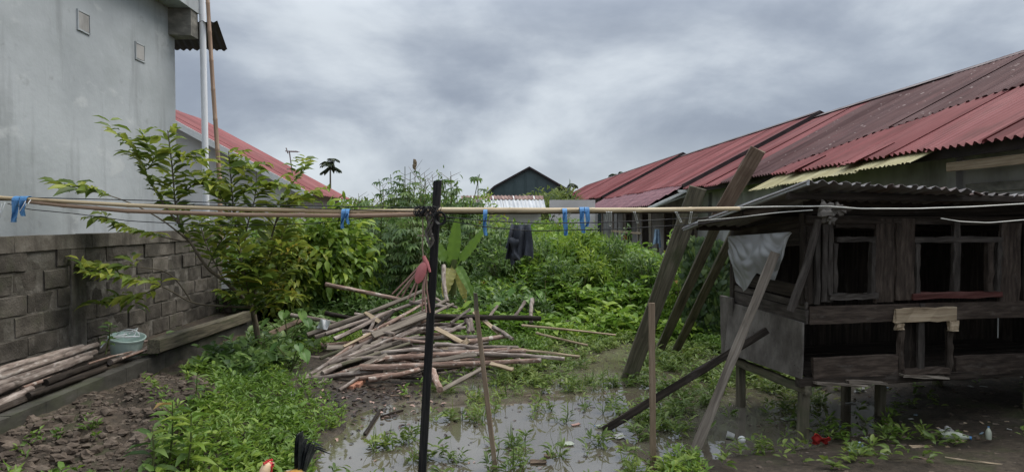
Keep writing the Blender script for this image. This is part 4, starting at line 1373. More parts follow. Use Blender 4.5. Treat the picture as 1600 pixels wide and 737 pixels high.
rag("plastic_tie", 18, 42, 313, 34, M_bluerag, "blue plastic tie hanging from the bamboo at the edge of the grey house", strips=2, seed=1)
rag("plastic_tie", 533, 546, 333, 24, M_bluerag, "short blue tie on the brownish bamboo above the leafy shrub", strips=2, seed=2, Y=YB - .03)
rag("plastic_tie", 755, 762, 334, 34, M_bluerag, "narrow blue tie hanging by the dark shirt", strips=1, seed=3, Y=YB + .04)
rag("plastic_tie", 879, 887, 332, 36, M_bluerag, "slim blue tie beside the largest blue bag strip", strips=1, seed=5, Y=YB + .12)
rag("plastic_tie", 906, 922, 330, 34, M_bluerag, "largest blue bag strip tied to the yellow bamboo", strips=2, seed=4, Y=YB + .12)
for i, (x, ln, l2) in enumerate(((890, 15, 7), (948, 16, 3), (953, 22, 1), (990, 17, -5), (1055, 16, -8), (1079, 18, 3))):
    q = [P(x - l2 * t, 331 + ln * t + (0), YB + .2 + .1 * t) for t in (0, .3, .6, 1)]
    q2 = [P(x + 2.5 - l2 * t, 331 + ln * t, YB + .2 + .1 * t) for t in (1, .6, .3, 0)]
    mb = MB().tube(q + q2, .0032, 5)
    single("string_tie", mb, M_whiterag, ("white string just left of the largest blue bag strip", "short white string left of the long white string on the yellow bamboo", "longest white string on the yellow bamboo, right of the blue strips",
                                          "slanting white string in front of the porch rafters", "slanting white string left of the widest propped plank", "white string in front of the widest propped plank")[i], "string", "white strings on the yellow bamboo", smooth=60)
mb = MB()
for (x, l0, l1) in ((3, 318, 352), (8, 316, 340), (40, 314, 330), (48, 312, 324)):
    mb.tube([P(x, l0, YB - .03), P(x - 4, (l0 + l1) / 2, YB - .05), P(x - 9, l1, YB - .04)], .003, 5)
single("string_tie", mb, M_whiterag, "frayed white string by the blue tie at the grey house", "string", smooth=60)
# white knotted cloth strip on the post
mb = MB()
for s in range(5):
    mb.tube([P(674 - s * 1.5 + 3 * math.sin(k * 1.3 + s), 338 + k * 6.2 - s * 2, YB - .05 + .012 * math.sin(k * 2 + s)) for k in range(9)], [.004, .008, .006, .01, .007, .011, .007, .009, .003], 6, jit=.3)
single("knotted_cloth", mb, M_ply, "knotted dirty white cloth strip hanging beside the black post", "cloth", smooth=60)
# dark shirt over the lower line
sa, sb = P(798, 352, YB + .1), P(829, 352, YB + .13)


def shirt(u, v):
    s = (v - .5) * 2
    x = 798 + 31 * u
    ln = (56 + 8 * math.sin(u * 5 + 1) - (10 if u < .2 else 0)) if s > 0 else (36 + 10 * u)
    k = abs(s)
    fl = (u - .5) * 8 * k - 5 * k * (1 - u)
    return P(x + fl + 1.5 * math.sin(u * 19 + k * 3) * k, 351 + ln * k, YB + .1 - (.018 if s > 0 else -.02) * min(1, k * 6) * (1 + 1.3 * math.sin(u * 13 + 1 + k * 2)) - (.018 * math.sin(u * 26 + k) * k))


mb = MB().sheet(shirt, 44, 40, (.2, .4), .0025)
# bunched sleeve


def sleeve(u, v):
    a_ = u * 2 * math.pi
    r_ = (7 + 3.5 * math.sin(v * 9) + 2 * math.sin(a_ * 3 + v * 5)) * (1 - .3 * v)
    return P(803 - 6 * v + r_ * math.cos(a_) * .8 + 6 * v * v * 2, 372 + 34 * v + 1.5 * math.sin(a_ * 2), YB + .06 - r_ / 1000 * 4.4 * math.sin(a_))


mb.sheet(sleeve, 22, 18, (.1, .2))
single("dark_shirt", mb, M_shirt, "dark grey shirt bunched over the lower line", "shirt", smooth=60)

# hanging rope with a broken pink rack of sticks
ra = thing("hanging_rack", "broken pink rack of splayed thin sticks hanging by a rope from the bamboo", "rack", P(660, 480, YB))
mb = MB().tube([P(660, 332, YB), P(661, 360, YB), P(660, 385, YB), P(662, 408, YB)], .005, 6)
mb.tube([P(652, 368, YB - .01), P(670, 369, YB - .01)], .004, 5)
part("rope", mb, M_rope, ra, 60)
for i, (x, y) in enumerate(((613, 459), (620, 463), (628, 464), (637, 467), (660, 486), (666, 488), (672, 488), (646, 472))):
    mb = MB().tube([P(662 + i * .8, 408 + (i % 3) * 3, YB - .01 * (i % 3)), P((662 + x) / 2 + rnd.uniform(-2, 2), (410 + y) / 2, YB - .02), P(x, y, YB - .03 * (i % 2))], [.007, .006, .006], 6)
    part("rack_stick", mb, M_pinkwood, ra, 60)
mb = MB().lathe(P(657, 427, YB - .04), [(.001, -.006), (.03, -.005), (.036, 0), (.03, .005), (.001, .006)], 16, Vector((.1, -1, .12)))
mb.v = [Vector((p.x + (p.z - P(657, 427, YB).z) * .55, p.y, P(657, 427, YB).z + (p.z - P(657, 427, YB).z) * 2.0 )) for p in mb.v]
part("pink_paddle", mb, M_pink, ra, 60)
mb = MB().tube([P(662, 400, YB), P(666, 410, YB - .01), P(672, 425, YB - .02)], [.012, .018, .008], 8)
part("pink_clip", mb, M_pink, ra, 60)

# clothes in the porch
for (nm, x0, x1, y0, y1, Y, mt, lb) in (("hanging_cloth", 973, 981, 368, 405, 19.5, M_redcloth, "red cloth hanging from the rail in the porch"),
                                       ("hanging_cloth", 1020, 1033, 358, 384, 17.2, M_bluecloth, "pale blue towel hanging on a porch post"),
                                       ("hanging_cloth", 908, 919, 352, 376, 20.5, M_bluecloth, "faded blue cloth at the far end of the porch"),
                                       ("hanging_cloth", 1024, 1030, 380, 402, 17.1, M_wood, "brownish cloth below the pale blue towel in the porch")):
    mb = MB().sheet(lambda u, v: P(x0 + (x1 - x0) * ((u - .5) * (.55 + .5 * v) + .5), y0 + (y1 - y0) * v * (1 - .12 * math.sin(u * 6)), Y + .06 * math.sin(u * 14 + v)), 16, 10, (.2, .5), .01)
    single(nm, mb, mt, lb, "cloth", "cloths hung in the porch", smooth=60)

# ------------------------------------------------------------------ poles stacked on the planter
def pole(pts, r0, r1, mat, label, group, jit=.07, n=8, name="pole", bow=0.0):
    pts = [Vector(p) for p in pts]
    q, rr = [], []
    seg = 7
    tot = len(pts) - 1
    pr = Vector((rnd.uniform(-1, 1), rnd.uniform(-1, 1), rnd.uniform(-.2, .2))) * bow
    for i in range(seg * tot + 1):
        t = i / (seg * tot)
        k = min(int(t * tot), tot - 1)
        p = pts[k].lerp(pts[k + 1], t * tot - k)
        w_ = math.sin(math.pi * t)
        q.append(p + pr * w_ + Vector((rnd.uniform(-1, 1), rnd.uniform(-1, 1), rnd.uniform(-1, 1))) * r0 * .12)
        rr.append(r0 + (r1 - r0) * t)
    return single(name, MB().tube(q, rr, n, jit=jit), mat, label, "pole", group, smooth=50)


def pp(px, py, xp):                          # a point xp across the row
    return P(px, py, -xp / ((757 - px) / 1000))


GPL = "poles stacked on the planter beside the block wall"
for (x0, y0, x1, y1, xp, r, mt, lb) in (
        (-70, 600, 128, 541, -4.15, .036, M_pole, "thick pale pole lying closest to the block wall"),
        (-70, 614, 152, 538, -4.02, .034, M_pole, "long pale pole second from the block wall, ending by the tub"),
        (-70, 624, 150, 549, -3.92, .032, M_pole, "pale pole third from the block wall"),
        (-70, 636, 141, 557, -3.82, .034, M_pole, "bright pale pole fourth from the block wall"),
        (-70, 660, 49, 608, -3.68, .036, M_pole, "thick grey pole end at the picture edge on the kerb"),
        (35, 606, 138, 571, -3.74, .018, M_polered, "orange split stick between the stacked poles"),
        (71, 597, 177, 559, -3.71, .034, M_wooddark, "dark pole on the kerb in front of the pale poles"),
        (172, 566, 262, 530, -3.66, .028, M_pole, "mottled pale pole lying on the kerb in front of the tub"),
        (138, 568, 206, 549, -3.63, .010, M_polered, "thin reddish stick on the kerb below the tub"),
        (216, 535, 274, 523, -3.9, .016, M_polered, "thin reddish stick behind the tub"),
        (44, 618, 130, 588, -3.62, .026, M_wooddark, "lowest dark pole along the top of the kerb"),
        (190, 560, 268, 532, -3.60, .012, M_polered, "thin brown stick at the very edge of the kerb")):
    pole([pp(x0, y0, xp), pp((x0 + x1) / 2, (y0 + y1) / 2 + 1.5 * rnd.uniform(-1, 1), xp), pp(x1, y1, xp)], r, r * .85, mt, lb, GPL)
for i in range(7):
    xp = -4.12 + .07 * i
    pole([R(xp, 3.6, .36), R(xp + .03, 6.2 + rnd.uniform(-.4, .3), .37)], .034, .03, M_wooddark, "dark pole at the bottom of the planter stack", GPL + ", bottom layer")

# mint tub with a rope and a weed
tb = thing("plastic_tub", "mint green plastic tub tipped over on the stacked poles", "tub", pp(195, 551, -3.8))
base = pp(197, 552, -3.8)
ax = Vector((0.16, -0.12, 1)).normalized()
prof = [(.001, 0), (.135, 0), (.142, .01), (.16, .17), (.176, .175), (.178, .19), (.168, .192), (.155, .18), (.13, .02), (.001, .015)]
part("bowl", MB().lathe(base, prof, 28, ax, closed=False), M_mint, tb, 50)
hx = Vector((.9, -.3, .15)).normalized()
part("handle", MB().tube([base + ax * .185 + hx * .17 * math.cos(a_) + (ax * .8 + Vector((.1, -.3, 0))) * .11 * math.sin(a_) for a_ in [k * math.pi / 12 for k in range(13)]], .005, 6), M_whiterag, tb, 60)
mb = MB()
tp = base + ax * .19
for (x, y, z, r_, ph) in ((.02, 0, .02, .06, 0), (.05, .02, .05, .045, 1), (-.05, -.08, .01, .09, 2)):
    mb.tube([tp + Vector((x + math.cos(a_) * r_, y + math.sin(a_) * r_ * .5, z + math.sin(a_ + ph) * .03)) for a_ in [k * math.pi / 10 for k in range(21)]], .006, 6, cap=False)
mb.tube([tp + Vector((.16, -.05, .01)), tp + Vector((0, -.19, .03)), tp + Vector((-.17, -.06, -.02)), tp + Vector((-.22, -.1, -.1))], .007, 6)
single("plastic_rope", mb, M_whiterag, "loops of pale rope lying in the mint tub", "rope", smooth=60)

# ------------------------------------------------------------------ the heap of poles
def PY(y):
    return 6.78 + (604 - y) / 130 * 1.85


GW = "poles and boards in the wood heap"


def hp(x, y, d=0.0):
    Y = PY(y) + d
    return P(x, y, Y)


LOGS = [
    # x0 y0 x1 y1 radius(px) material label depth offset
    (509, 444, 628, 468, 2.6, M_polered, "light brown stick reaching up left out of the heap in front of the shrub", .2),
    (480, 523, 660, 455, 3.1, M_wood, "long dark curved pole sloping up to the top of the heap", .1),
    (492, 527, 668, 466, 2.6, M_pole, "brown pole just below the long dark curved pole", .05),
    (509, 522, 618, 484, 2.7, M_pole, "brown pole third from the top on the sloping side of the heap", .0),
    (522, 530, 614, 484, 3.0, M_pole, "pale pole ending in the weeds left on the sloping side", -.06),
    (567, 527, 667, 535, 2.8, M_polered, "brown pole lying level across the middle of the heap behind the post", -.08),
    (471, 588, 640, 536, 3.0, M_woodmoss, "long mossy pole reaching low left into the weeds", -.05),
    (468, 595, 598, 578, 3.6, M_pole, "thick pale pole pointing left, lowest on the heap's left side", -.12),
    (563, 574, 846, 563, 3.6, M_polered, "long white-flecked red pole along the front of the heap", -.25),
    (602, 560, 792, 547, 3.6, M_polered, "smooth red-brown pole directly above the white-flecked one", -.18),
    (448, 643, 511, 591, 2.6, M_pole, "pale stick slanting from the mud at the left end of the heap", -.1),
    (530, 609, 560, 590, 2.4, M_pole, "short pale stick standing out of the mud near the bricks", -.15),
    (556, 591, 616, 582, 2.8, M_polered, "short red pole low in front, left of the post", -.12),
    (576, 593, 655, 577, 3.2, M_polered, "reddish pole just above the mud left of the post", -.2),
    (454, 492, 524, 504, 2.4, M_pole, "pale stick in the weeds with a white rag on it", .1),
    (676, 494, 846, 497, 3.4, M_wooddark, "dark straight pole jutting far right at the back of the heap", -.1),
    (722, 535, 795, 524, 3.0, M_polered, "brown pole end pointing right in the middle of the heap", -.1),
    (679, 538, 754, 544, 2.8, M_pole, "grey pole sloping down right of the post", -.14),
    (640, 546, 760, 550, 2.4, M_pole, "grey pole between the middle and front layers of the heap", -.12),
    (753, 549, 822, 549, 2.6, M_polered, "red pole end on the right shoulder of the heap", -.16),
    (742, 553, 882, 560, 2.8, M_pole, "pale pole pointing right just above the pond weeds", -.2),
    (800, 546, 906, 557, 1.8, M_woodpale, "thin pale rod farthest right on the heap", -.1),
    (676, 578, 688, 608, 4.4, M_polered, "stubby white-flecked log end dipping into the water by the post", -.34),
    (815, 508, 962, 523, 1.4, M_woodpale, "thin pale bamboo stick lying in the weeds beyond the heap", .0),
    (838, 520, 918, 539, 1.4, M_woodpale, "thin bamboo stick lying slantwise in the weeds right of the heap", .0),
    (728, 500, 732, 519, 2.8, M_pole, "short stub standing up in the back of the heap", -.14),
    (735, 499, 739, 518, 2.6, M_pole, "second short stub beside the first in the back of the heap", -.14),
    (680, 466, 714, 480, 1.8, M_pole, "thin grey stick behind the post at the back of the heap", .1),
    (640, 472, 700, 480, 2.4, M_pole, "pale pole near the crest of the heap beside the post", .0),
    (612, 500, 700, 492, 2.6, M_pole, "grey pole crossing the crest of the heap", -.04),
    (600, 513, 720, 515, 2.4, M_pole, "grey pole half buried below the crest of the heap", .0),
    (585, 552, 680, 540, 2.6, M_pole, "brown pole in the shadowed middle of the heap", -.04),
    (540, 561, 660, 556, 2.4, M_pole, "thin brown pole above the front poles left of the post", -.05),
    (690, 565, 800, 556, 2.6, M_polered, "reddish pole under the smooth red-brown pole right of the post", -.1),
    (575, 560, 650, 545, 2.6, M_wooddark, "dark pole wedged in the middle left of the post", -.02),
    (500, 560, 590, 530, 2.2, M_woodmoss, "mossy stick crossing the left side of the heap", -.02),
    (820, 470, 804, 494, 2.0, M_pole, "slanting stick standing in the weeds behind the jutting pole", .3),
    (832, 467, 830, 503, 2.4, M_pole, "upright peg in the weeds behind the jutting pole", .3),
    (693, 415, 699, 472, 2.6, M_pole, "upright pale peg in front of the banana plant", .7),
    (700, 545, 810, 542, 2.2, M_pole, "thin grey pole on the right middle of the heap", -.1),
    (660, 583, 720, 572, 2.6, M_wooddark, "dark pole low behind the stubby log end", -.1),
    (596, 585, 668, 590, 2.4, M_wooddark, "blackened pole lowest in front left of the post", -.1),
    (560, 503, 640, 520, 2.4, M_wooddark, "dark pole crossing under the broad slab", .05),
    (630, 530, 745, 525, 2.6, M_pole, "pale pole passing behind the post at mid height", -.06),
]
for (x0, y0, x1, y1, r, mt, lb, d) in LOGS:
    a, b_ = hp(x0, y0, d), hp(x1, y1, d)
    pole([a, b_], r / 1000 * a.y * 1.35, r / 1000 * a.y * 1.1, mt, lb, GW, bow=.045, jit=.14)
BRD = [
    (571, 488, 606, 511, 6, M_woodpale, "pale yellow board end on the upper left of the heap", -.1),
    (586, 513, 617, 484, 5, M_wooddark, "dark narrow board crossing the pale yellow board", -.16),
    (584, 523, 670, 491, 12, M_wood, "broad grey-brown slab lying across the top of the heap", -.2),
    (537, 541, 586, 518, 4, M_woodpale, "pale split lath below the broad slab", -.16),
    (510, 543, 606, 540, 8, M_wood, "grey flat plank on the left middle of the heap", -.06),
    (545, 581, 606, 553, 7, M_wood, "grey plank slanting down in the left front of the heap", -.1),
    (680, 512, 722, 535, 7, M_woodpale, "tan board slanting down right of the post", -.16),
    (663, 565, 745, 553, 7, M_wood, "pale grey board lying flat right of the post", -.26),
    (767, 568, 802, 577, 6, M_woodpale, "tan board end at the right front of the heap", -.3),
    (690, 609, 752, 576, 7, M_wood, "grey plank slanting into the water right of the post", -.3),
    (740, 487, 780, 520, 6, M_woodpale, "tan board in the back right of the heap", .0),
    (600, 590, 572, 575, 5, M_woodbrown, "short brown board low on the left front", -.1),
    (415, 525, 470, 500, 10, M_woodbrown, "brown board lying in the weeds between tree and heap", .3),
]
for (x0, y0, x1, y1, w_, mt, lb, d) in BRD:
    a, b_ = hp(x0, y0, d), hp(x1, y1, d)
    plank("board", a, b_, w_ / 1000 * a.y, .022, mt, lb, "board", GW, Vector((rnd.uniform(-.2, .2), -.75, .8)), 5, .005)
for i in range(46):                            # poles buried in the heap
    x, y = rnd.gauss(650, 60), rnd.uniform(485, 592)
    ln, an = rnd.uniform(60, 150), rnd.uniform(-.28, .2)
    d = rnd.uniform(.04, .4)
    a, b_ = hp(x - ln / 2, y - ln / 2 * an, d), hp(x + ln / 2, y + ln / 2 * an, d)
    s_ = rnd.uniform(.03, .12)
    a.z, b_.z = max(.02, a.z - s_), max(.02, b_.z - s_)
    pole([a, b_], rnd.uniform(.02, .034), rnd.uniform(.018, .026), rnd.choice((M_pole, M_polered, M_pole, M_wooddark)), "pole half buried inside the wood heap", "poles buried in the wood heap", bow=.03)
SL = ["sloping", "steep", "bent", "short", "split", "knotty", "thin", "thick"]
for i in range(20):                            # poles leaning up the left side of the heap
    x0, y0 = 476 + i * 5.5 + rnd.uniform(-8, 8), 598 - i * 3.6 + rnd.uniform(-12, 10)
    ln, an = rnd.uniform(70, 150), rnd.uniform(-.62, -.25)
    a, b_ = hp(x0, y0, rnd.uniform(-.12, .05)), hp(x0 + ln * math.cos(an), max(470, y0 + ln * math.sin(an)), rnd.uniform(-.1, .05))
    pole([a, b_], rnd.uniform(.017, .034), rnd.uniform(.016, .026), rnd.choice((M_pole, M_polered, M_pole, M_wood)), "pole leaning up the left flank of the wood heap", "poles leaning on the left flank of the heap", bow=.05, jit=.12)
for i in range(16):                            # broken ends at all angles in the heap
    x0, y0 = rnd.uniform(560, 790), rnd.uniform(500, 590)
    ln, an = rnd.uniform(18, 50), rnd.uniform(-1.3, 1.3)
    a, b_ = hp(x0, y0, rnd.uniform(-.2, .02)), hp(x0 + ln * math.cos(an), y0 + ln * math.sin(an) * .6, rnd.uniform(-.2, .02))
    if rnd.random() < .5:
        pole([a, b_], rnd.uniform(.018, .03), .02, rnd.choice((M_pole, M_wooddark)), "short broken pole end sticking out of the heap", "broken ends in the heap", jit=.12)
    else:
        plank("board", a, b_, rnd.uniform(.04, .09), .02, rnd.choice((M_wood, M_woodpale, M_wooddark)), "short broken board end sticking out of the heap", "board", "broken board ends in the heap", Vector((rnd.uniform(-.4, .4), -.75, .8)), 4, .006)
# sticks and splints floating in front of the heap
for (x0, y0, x1, y1, w_, mt, lb) in ((610, 618, 640, 619, 6, M_woodbrown, "small brown splint floating in front of the heap"),
                                     (585, 622, 618, 614, 4, M_wooddark, "small dark splint floating left of the post"),
                                     (570, 678, 594, 640, 5, M_wooddark, "narrow dark board lying in the open water"),
                                     (596, 650, 630, 640, 3, M_wooddark, "thin dark stick crossing the narrow board in the water")):
    a, b_ = G(x0, y0, .012), G(x1, y1, .012)
    plank("floating_stick", a, b_, w_ / 1000 * a.y, .018, mt, lb, "stick", "sticks floating on the pond", Vector((0, 0, 1)), 4, .004)
for i, (x, y, rz) in enumerate(((550, 608, .2), (560, 605, .1))):
    p = G(x, y, 0.0)
    mb = MB()
    mb.board(p + Vector((-.0, -.09, .035)), p + Vector((.02, .09, .05)), Vector((.035, 0, 0)), Vector((0, 0, .028)), 2, .003)
    single("brick", mb, M_brick, ("outer red brick lying in the mud before the heap", "inner red brick beside the other, nearer the heap")[i], "brick", "bricks in the mud")
mb = MB().sheet(lambda u, v: P(498 + 16 * u + 6 * v - 3, 498 + 14 * (1 - v) + 3 * u, PY(505) - .1 + .03 * math.sin(u * 7 + v * 4)), 10, 10, (.1, .1), .003)
single("white_rag", mb, M_whiterag, "white rag draped over a stick left of the heap", "rag", smooth=60)
# sticks by the tree and on the rubble
for (a, b_, r, mt, lb) in ((P(290, 563, 8.0), P(392, 610, 6.7), .014, M_bark, "thin dark fallen branch sloping across the weeds by the tree"),
                           (P(245, 594, 6.35), P(288, 616, 5.9), .014, M_pole, "pale stick lying on the rubble mound"),
                           (P(380, 543, 8.0), P(500, 520, 8.7), .03, M_wooddark, "dark log half hidden in weeds left of the heap"),
                           (P(395, 560, 7.6), P(460, 540, 8.0), .025, M_wooddark, "second dark log in the weeds nearer the tree"),
                           (P(440, 632, 6.2), P(520, 585, 7.2), .012, M_bark, "thin twig along the mud edge of the pond"),
                           (P(880, 502, 10.2), P(960, 512, 9.9), .03, M_wooddark, "sodden dark log lying at the foot of the weed bank")):
    pole([a, b_], r, r * .8, mt, lb, "loose sticks on the ground", bow=.03, name="fallen_stick")

# ------------------------------------------------------------------ rubble
RUB = [(-80, 760), (-80, 640), (60, 622), (255, 582), (325, 592), (345, 640), (285, 668), (250, 700), (235, 760)]
rub_w = [(G(x, y, .15).x, G(x, y, .15).y) for x, y in RUB]
V, F = [], []
cnt = 0
lo = np.array([(-5, 3.2)]); n_try = 0
stn = MB()
while cnt < 1700 and n_try < 60000:
    n_try += 1
    x, y = rnd.uniform(-4.4, -1.9), rnd.uniform(3.4, 7.4)
    if not inpoly(np.array([x]), np.array([y]), rub_w)[0] or x + .043 * y < -3.5:
        continue
    s = (.008 + .03 * rnd.random() ** 3) * (1.15 if y < 5 else .8)
    z = gz(x, y) + s * .15
    stn.rock((x, y, z), (s * rnd.uniform(.8, 1.6), s * rnd.uniform(.8, 1.4), s * rnd.uniform(.45, .8)), rnd.random() * 90, 5, 3, .45)
    cnt += 1
single("gravel", stn, M_stone, "grey brown broken rubble spread over the mound by the kerb", None, kind="stuff")
ROCKS = [(18, 650, .12, .10, "pointed tan rock leaning at the picture edge by the kerb"), (45, 668, .09, .04, "flat tan slab beside the pointed rock"),
         (10, 712, .08, .04, "flat rock at the picture edge low down"), (118, 702, .05, .03, "rounded grey stone on the lower rubble"),
         (70, 716, .06, .04, "angular grey stone low on the rubble"), (170, 690, .045, .035, "pale round stone in the middle of the rubble"),
         (95, 728, .06, .04, "grey stone near the bottom edge on the rubble"), (135, 722, .045, .035, "small pale stone near the bottom edge"),
         (200, 712, .04, .03, "small grey stone left of the young leafy plant"), (305, 618, .10, .08, "brown boulder at the far end of the rubble"),
         (330, 640, .08, .07, "reddish lump of earth beside the brown boulder"), (120, 610, .06, .03, "flat grey stone close to the kerb"),
         (155, 605, .05, .03, "grey stone against the kerb below the tub"), (40, 735, .07, .04, "flat brown stone at the bottom left corner"),
         (215, 640, .045, .03, "flat grey stone in the upper rubble"), (180, 650, .04, .025, "small flat stone in the upper rubble"),
         (150, 655, .04, .03, "small angular stone in the upper rubble near the kerb"), (232, 668, .04, .03, "small stone right of the pale round stone"),
         (355, 672, .035, .02, "pale flat stone at the edge of the weeds"), (230, 590, .07, .05, "earthy lump at the end of the kerb")]
for i, (x, y, sx, sz, lb) in enumerate(ROCKS):
    p = G(x, y, .18)
    p.z = gz(p.x, p.y) + sz * .25
    mb = MB().rock(p, (sx * rnd.uniform(.8, 1.1), sx * rnd.uniform(.6, .9), sz), i * 7.3, 9, 7, .5)
    single("rock", mb, M_stone, lb, "rock", "larger rocks on the rubble")
# stones and dirt clods on the right bank and under the coop
stn = MB()
for i in range(900):
    x, y = rnd.uniform(1.3, 6.0), rnd.uniform(3.8, 8.5)
    z = gz(x, y)
    if z < .012:
        continue
    s = .006 + .022 * rnd.random() ** 3
    stn.rock((x, y, z), (s * rnd.uniform(.8, 1.8), s * rnd.uniform(.8, 1.4), s * rnd.uniform(.4, .7)), rnd.random() * 90, 5, 3, .45)
single("dirt_clods", stn, M_stone, "dirt clods and grit under and before the coop", None, kind="stuff")

# ------------------------------------------------------------------ litter
def gp(x, y, dz=0.0):
    p = G(x, y, .0)
    for _ in range(4):
        p = G(x, y, max(0.0, gz(p.x, p.y)))
    p.z += dz
    return p


def crumple(name, x, y, sx, sz, mat, label, cat, seed, group="litter around the pond"):
    p = gp(x, y, sz * .3)
    mb = MB().rock(p, (sx, sx * .7, sz), seed, 12, 9, .95)
    return single(name, mb, mat, label, cat, group)


crumple("plastic_bag", 458, 622, .035, .04, M_litter, "crumpled white bag at the left end of the heap on the bank", "bag", 3)
crumple("plastic_bag", 440, 648, .04, .022, M_litter, "flattened white scrap on the mud by the slanting stick", "scrap", 9)
crumple("plastic_bag", 1149, 580, .045, .035, M_litter, "white bag beside the slim board and the coop stilt", "bag", 4)
crumple("plastic_bag", 855, 613, .05, .022, M_litter, "grey-white bag floating right of the heap", "bag", 14)
crumple("plastic_bag", 965, 683, .05, .02, M_litter, "crumpled pale bag floating under the dark beam", "bag", 17)
crumple("plastic_bag", 1345, 612, .05, .03, M_litter, "white scrap in the weeds under the coop floor", "scrap", 19)
crumple("plastic_bag", 1343, 704, .05, .032, M_bluelit, "pale blue bag on the mossy bank before the coop", "bag", 21)
crumple("plastic_bag", 1480, 676, .05, .03, M_litter, "grey rag of plastic behind the pale bottle", "scrap", 23)
crumple("plastic_bag", 1075, 592, .02, .012, M_bluelit, "tiny blue scrap in the weeds by the slim board", "scrap", 25)
mb = MB()
p = gp(1285, 697, .0)
mb.sheet(lambda u, v: p + Vector(((u - .5) * .13 + .01 * math.sin(v * 9), .05 * v + .012 * math.sin(u * 15), .085 * (1 - v) * (1 - .4 * u) + .01 + .012 * math.sin(u * 9 + v * 3))), 16, 12, (.1, .1), .003)
single("red_packet", mb, M_redcloth, "crumpled red packet beside the front stilt of the coop", "packet", "litter around the pond", smooth=50)
# ball float and cup
p = gp(1159, 692, .03)
mb = MB().lathe(p, [(.001, -.03)] + [(.031 * math.sin(a_), -.031 * math.cos(a_)) for a_ in [k * math.pi / 10 for k in range(1, 10)]] + [(.001, .031)], 16)
single("white_ball", mb, M_whitepaint, "white ball floating at the foot of the slim board", "ball", "litter around the pond", smooth=60)
mb = MB().lathe(gp(1147, 686, .02), [(.001, 0), (.025, 0), (.033, .06), (.030, .06), (.022, .005), (.001, .005)], 16, Vector((-.8, .3, .2)), closed=False)
single("plastic_cup", mb, M_litter, "tipped white cup lying next to the floating white ball", "cup", "litter around the pond", smooth=50)


def bottle(x, y, Ln, r, ax, mat, label):
    q = gp(x, y, r * .8)
    b0 = thing("plastic_bottle", label, "bottle", q, "litter around the pond")
    mb = MB().lathe(q, [(.001, 0), (r * .8, .003), (r, .02), (r * .96, Ln * .3), (r, Ln * .35), (r, Ln * .6), (r * .55, Ln * .82), (r * .32, Ln * .88), (r * .32, Ln * .94), (.001, Ln * .94)], 16, ax, closed=False)
    part("body", mb, mat, b0, 40)
    mb = MB().lathe(q + Vector(ax).normalized() * Ln * .93, [(.001, 0), (r * .38, 0), (r * .38, Ln * .07), (.001, Ln * .07)], 12, ax, closed=False)
    part("cap", mb, M_bluerag, b0, 40)


M_palegreen = plain("pale_green_plastic", (0.36, 0.38, 0.30), 0.4, 0.4, 0.15)
bottle(1470, 684, .20, .035, (.75, -.5, .05), M_palegreen, "pale green bottle lying on the dirt before the coop")
bottle(1545, 690, .10, .02, (.1, .2, 1), M_palegreen, "small pale bottle standing right of the pale green bottle")
bottle(945, 669, .09, .016, (-.9, .2, .05), M_palegreen, "small greenish bottle floating near the end of the dark beam")
for i, (x, y, w_, mt, lb) in enumerate(((886, 694, .09, M_palegreen, "square pale card floating in the open water"), (900, 664, .09, M_pinkwood, "pink wrapper floating left of the dark beam"),
                                        (1330, 630, .12, M_litter, "white straw-like stick lying under the coop"), (1440, 700, .16, M_woodpale, "flat tan scrap on the dirt before the coop"),
                                        (1520, 722, .3, M_woodpale, "thin pale stick on the dirt at the lower right"), (1495, 690, .12, M_woodpale, "tan wrapper right of the pale green bottle"),
                                        (1230, 655, .1, M_litter, "grey foil in the weeds between the coop stilts"), (840, 722, .12, M_woodbrown, "brown fragment showing in the shallow water"),
                                        (860, 712, .09, M_woodbrown, "smaller brown fragment in the shallow water"))):
    q = gp(x, y, .008)
    an = (.2, .5, .1, -.1, -.5, .1, .3, .05, .2)[i]
    hw = (.04, .018, .006, .035, .005, .03, .03, .035, .025)[i]
    plank("flat_scrap", q - Vector((math.cos(an), math.sin(an), 0)) * w_ / 2, q + Vector((math.cos(an), math.sin(an), .05)) * w_ / 2, hw * 2, .006, mt, lb, "scrap", "litter around the pond", Vector((0, 0, 1)), 4, .003)
for i in range(30):                             # small unidentifiable scraps
    x, y = rnd.uniform(1290, 1600), rnd.uniform(600, 730)
    q = gp(x, y, .006)
    an = rnd.uniform(0, 3)
    ln = rnd.uniform(.01, .035)
    plank("litter_scrap", q - Vector((math.cos(an), math.sin(an), -.01)) * ln, q + Vector((math.cos(an), math.sin(an), .02)) * ln, rnd.uniform(.01, .03), .004, rnd.choice((M_litter, M_woodpale, M_litter, M_bluelit, M_woodbrown, M_woodpale)),
          "tiny scrap of litter on the dirt under the coop", "scrap", "tiny scraps under the coop", Vector((0, 0, 1)), 2, .003)

# ------------------------------------------------------------------ rooster
RC = Vector((-1.33, 3.62, gz(-1.33, 3.62) + .004))
def rr_(v):
    c_, s_ = math.cos(1.15), math.sin(1.15)
    return Vector((v.x * c_ - v.y * s_, v.x * s_ + v.y * c_, v.z - .025))


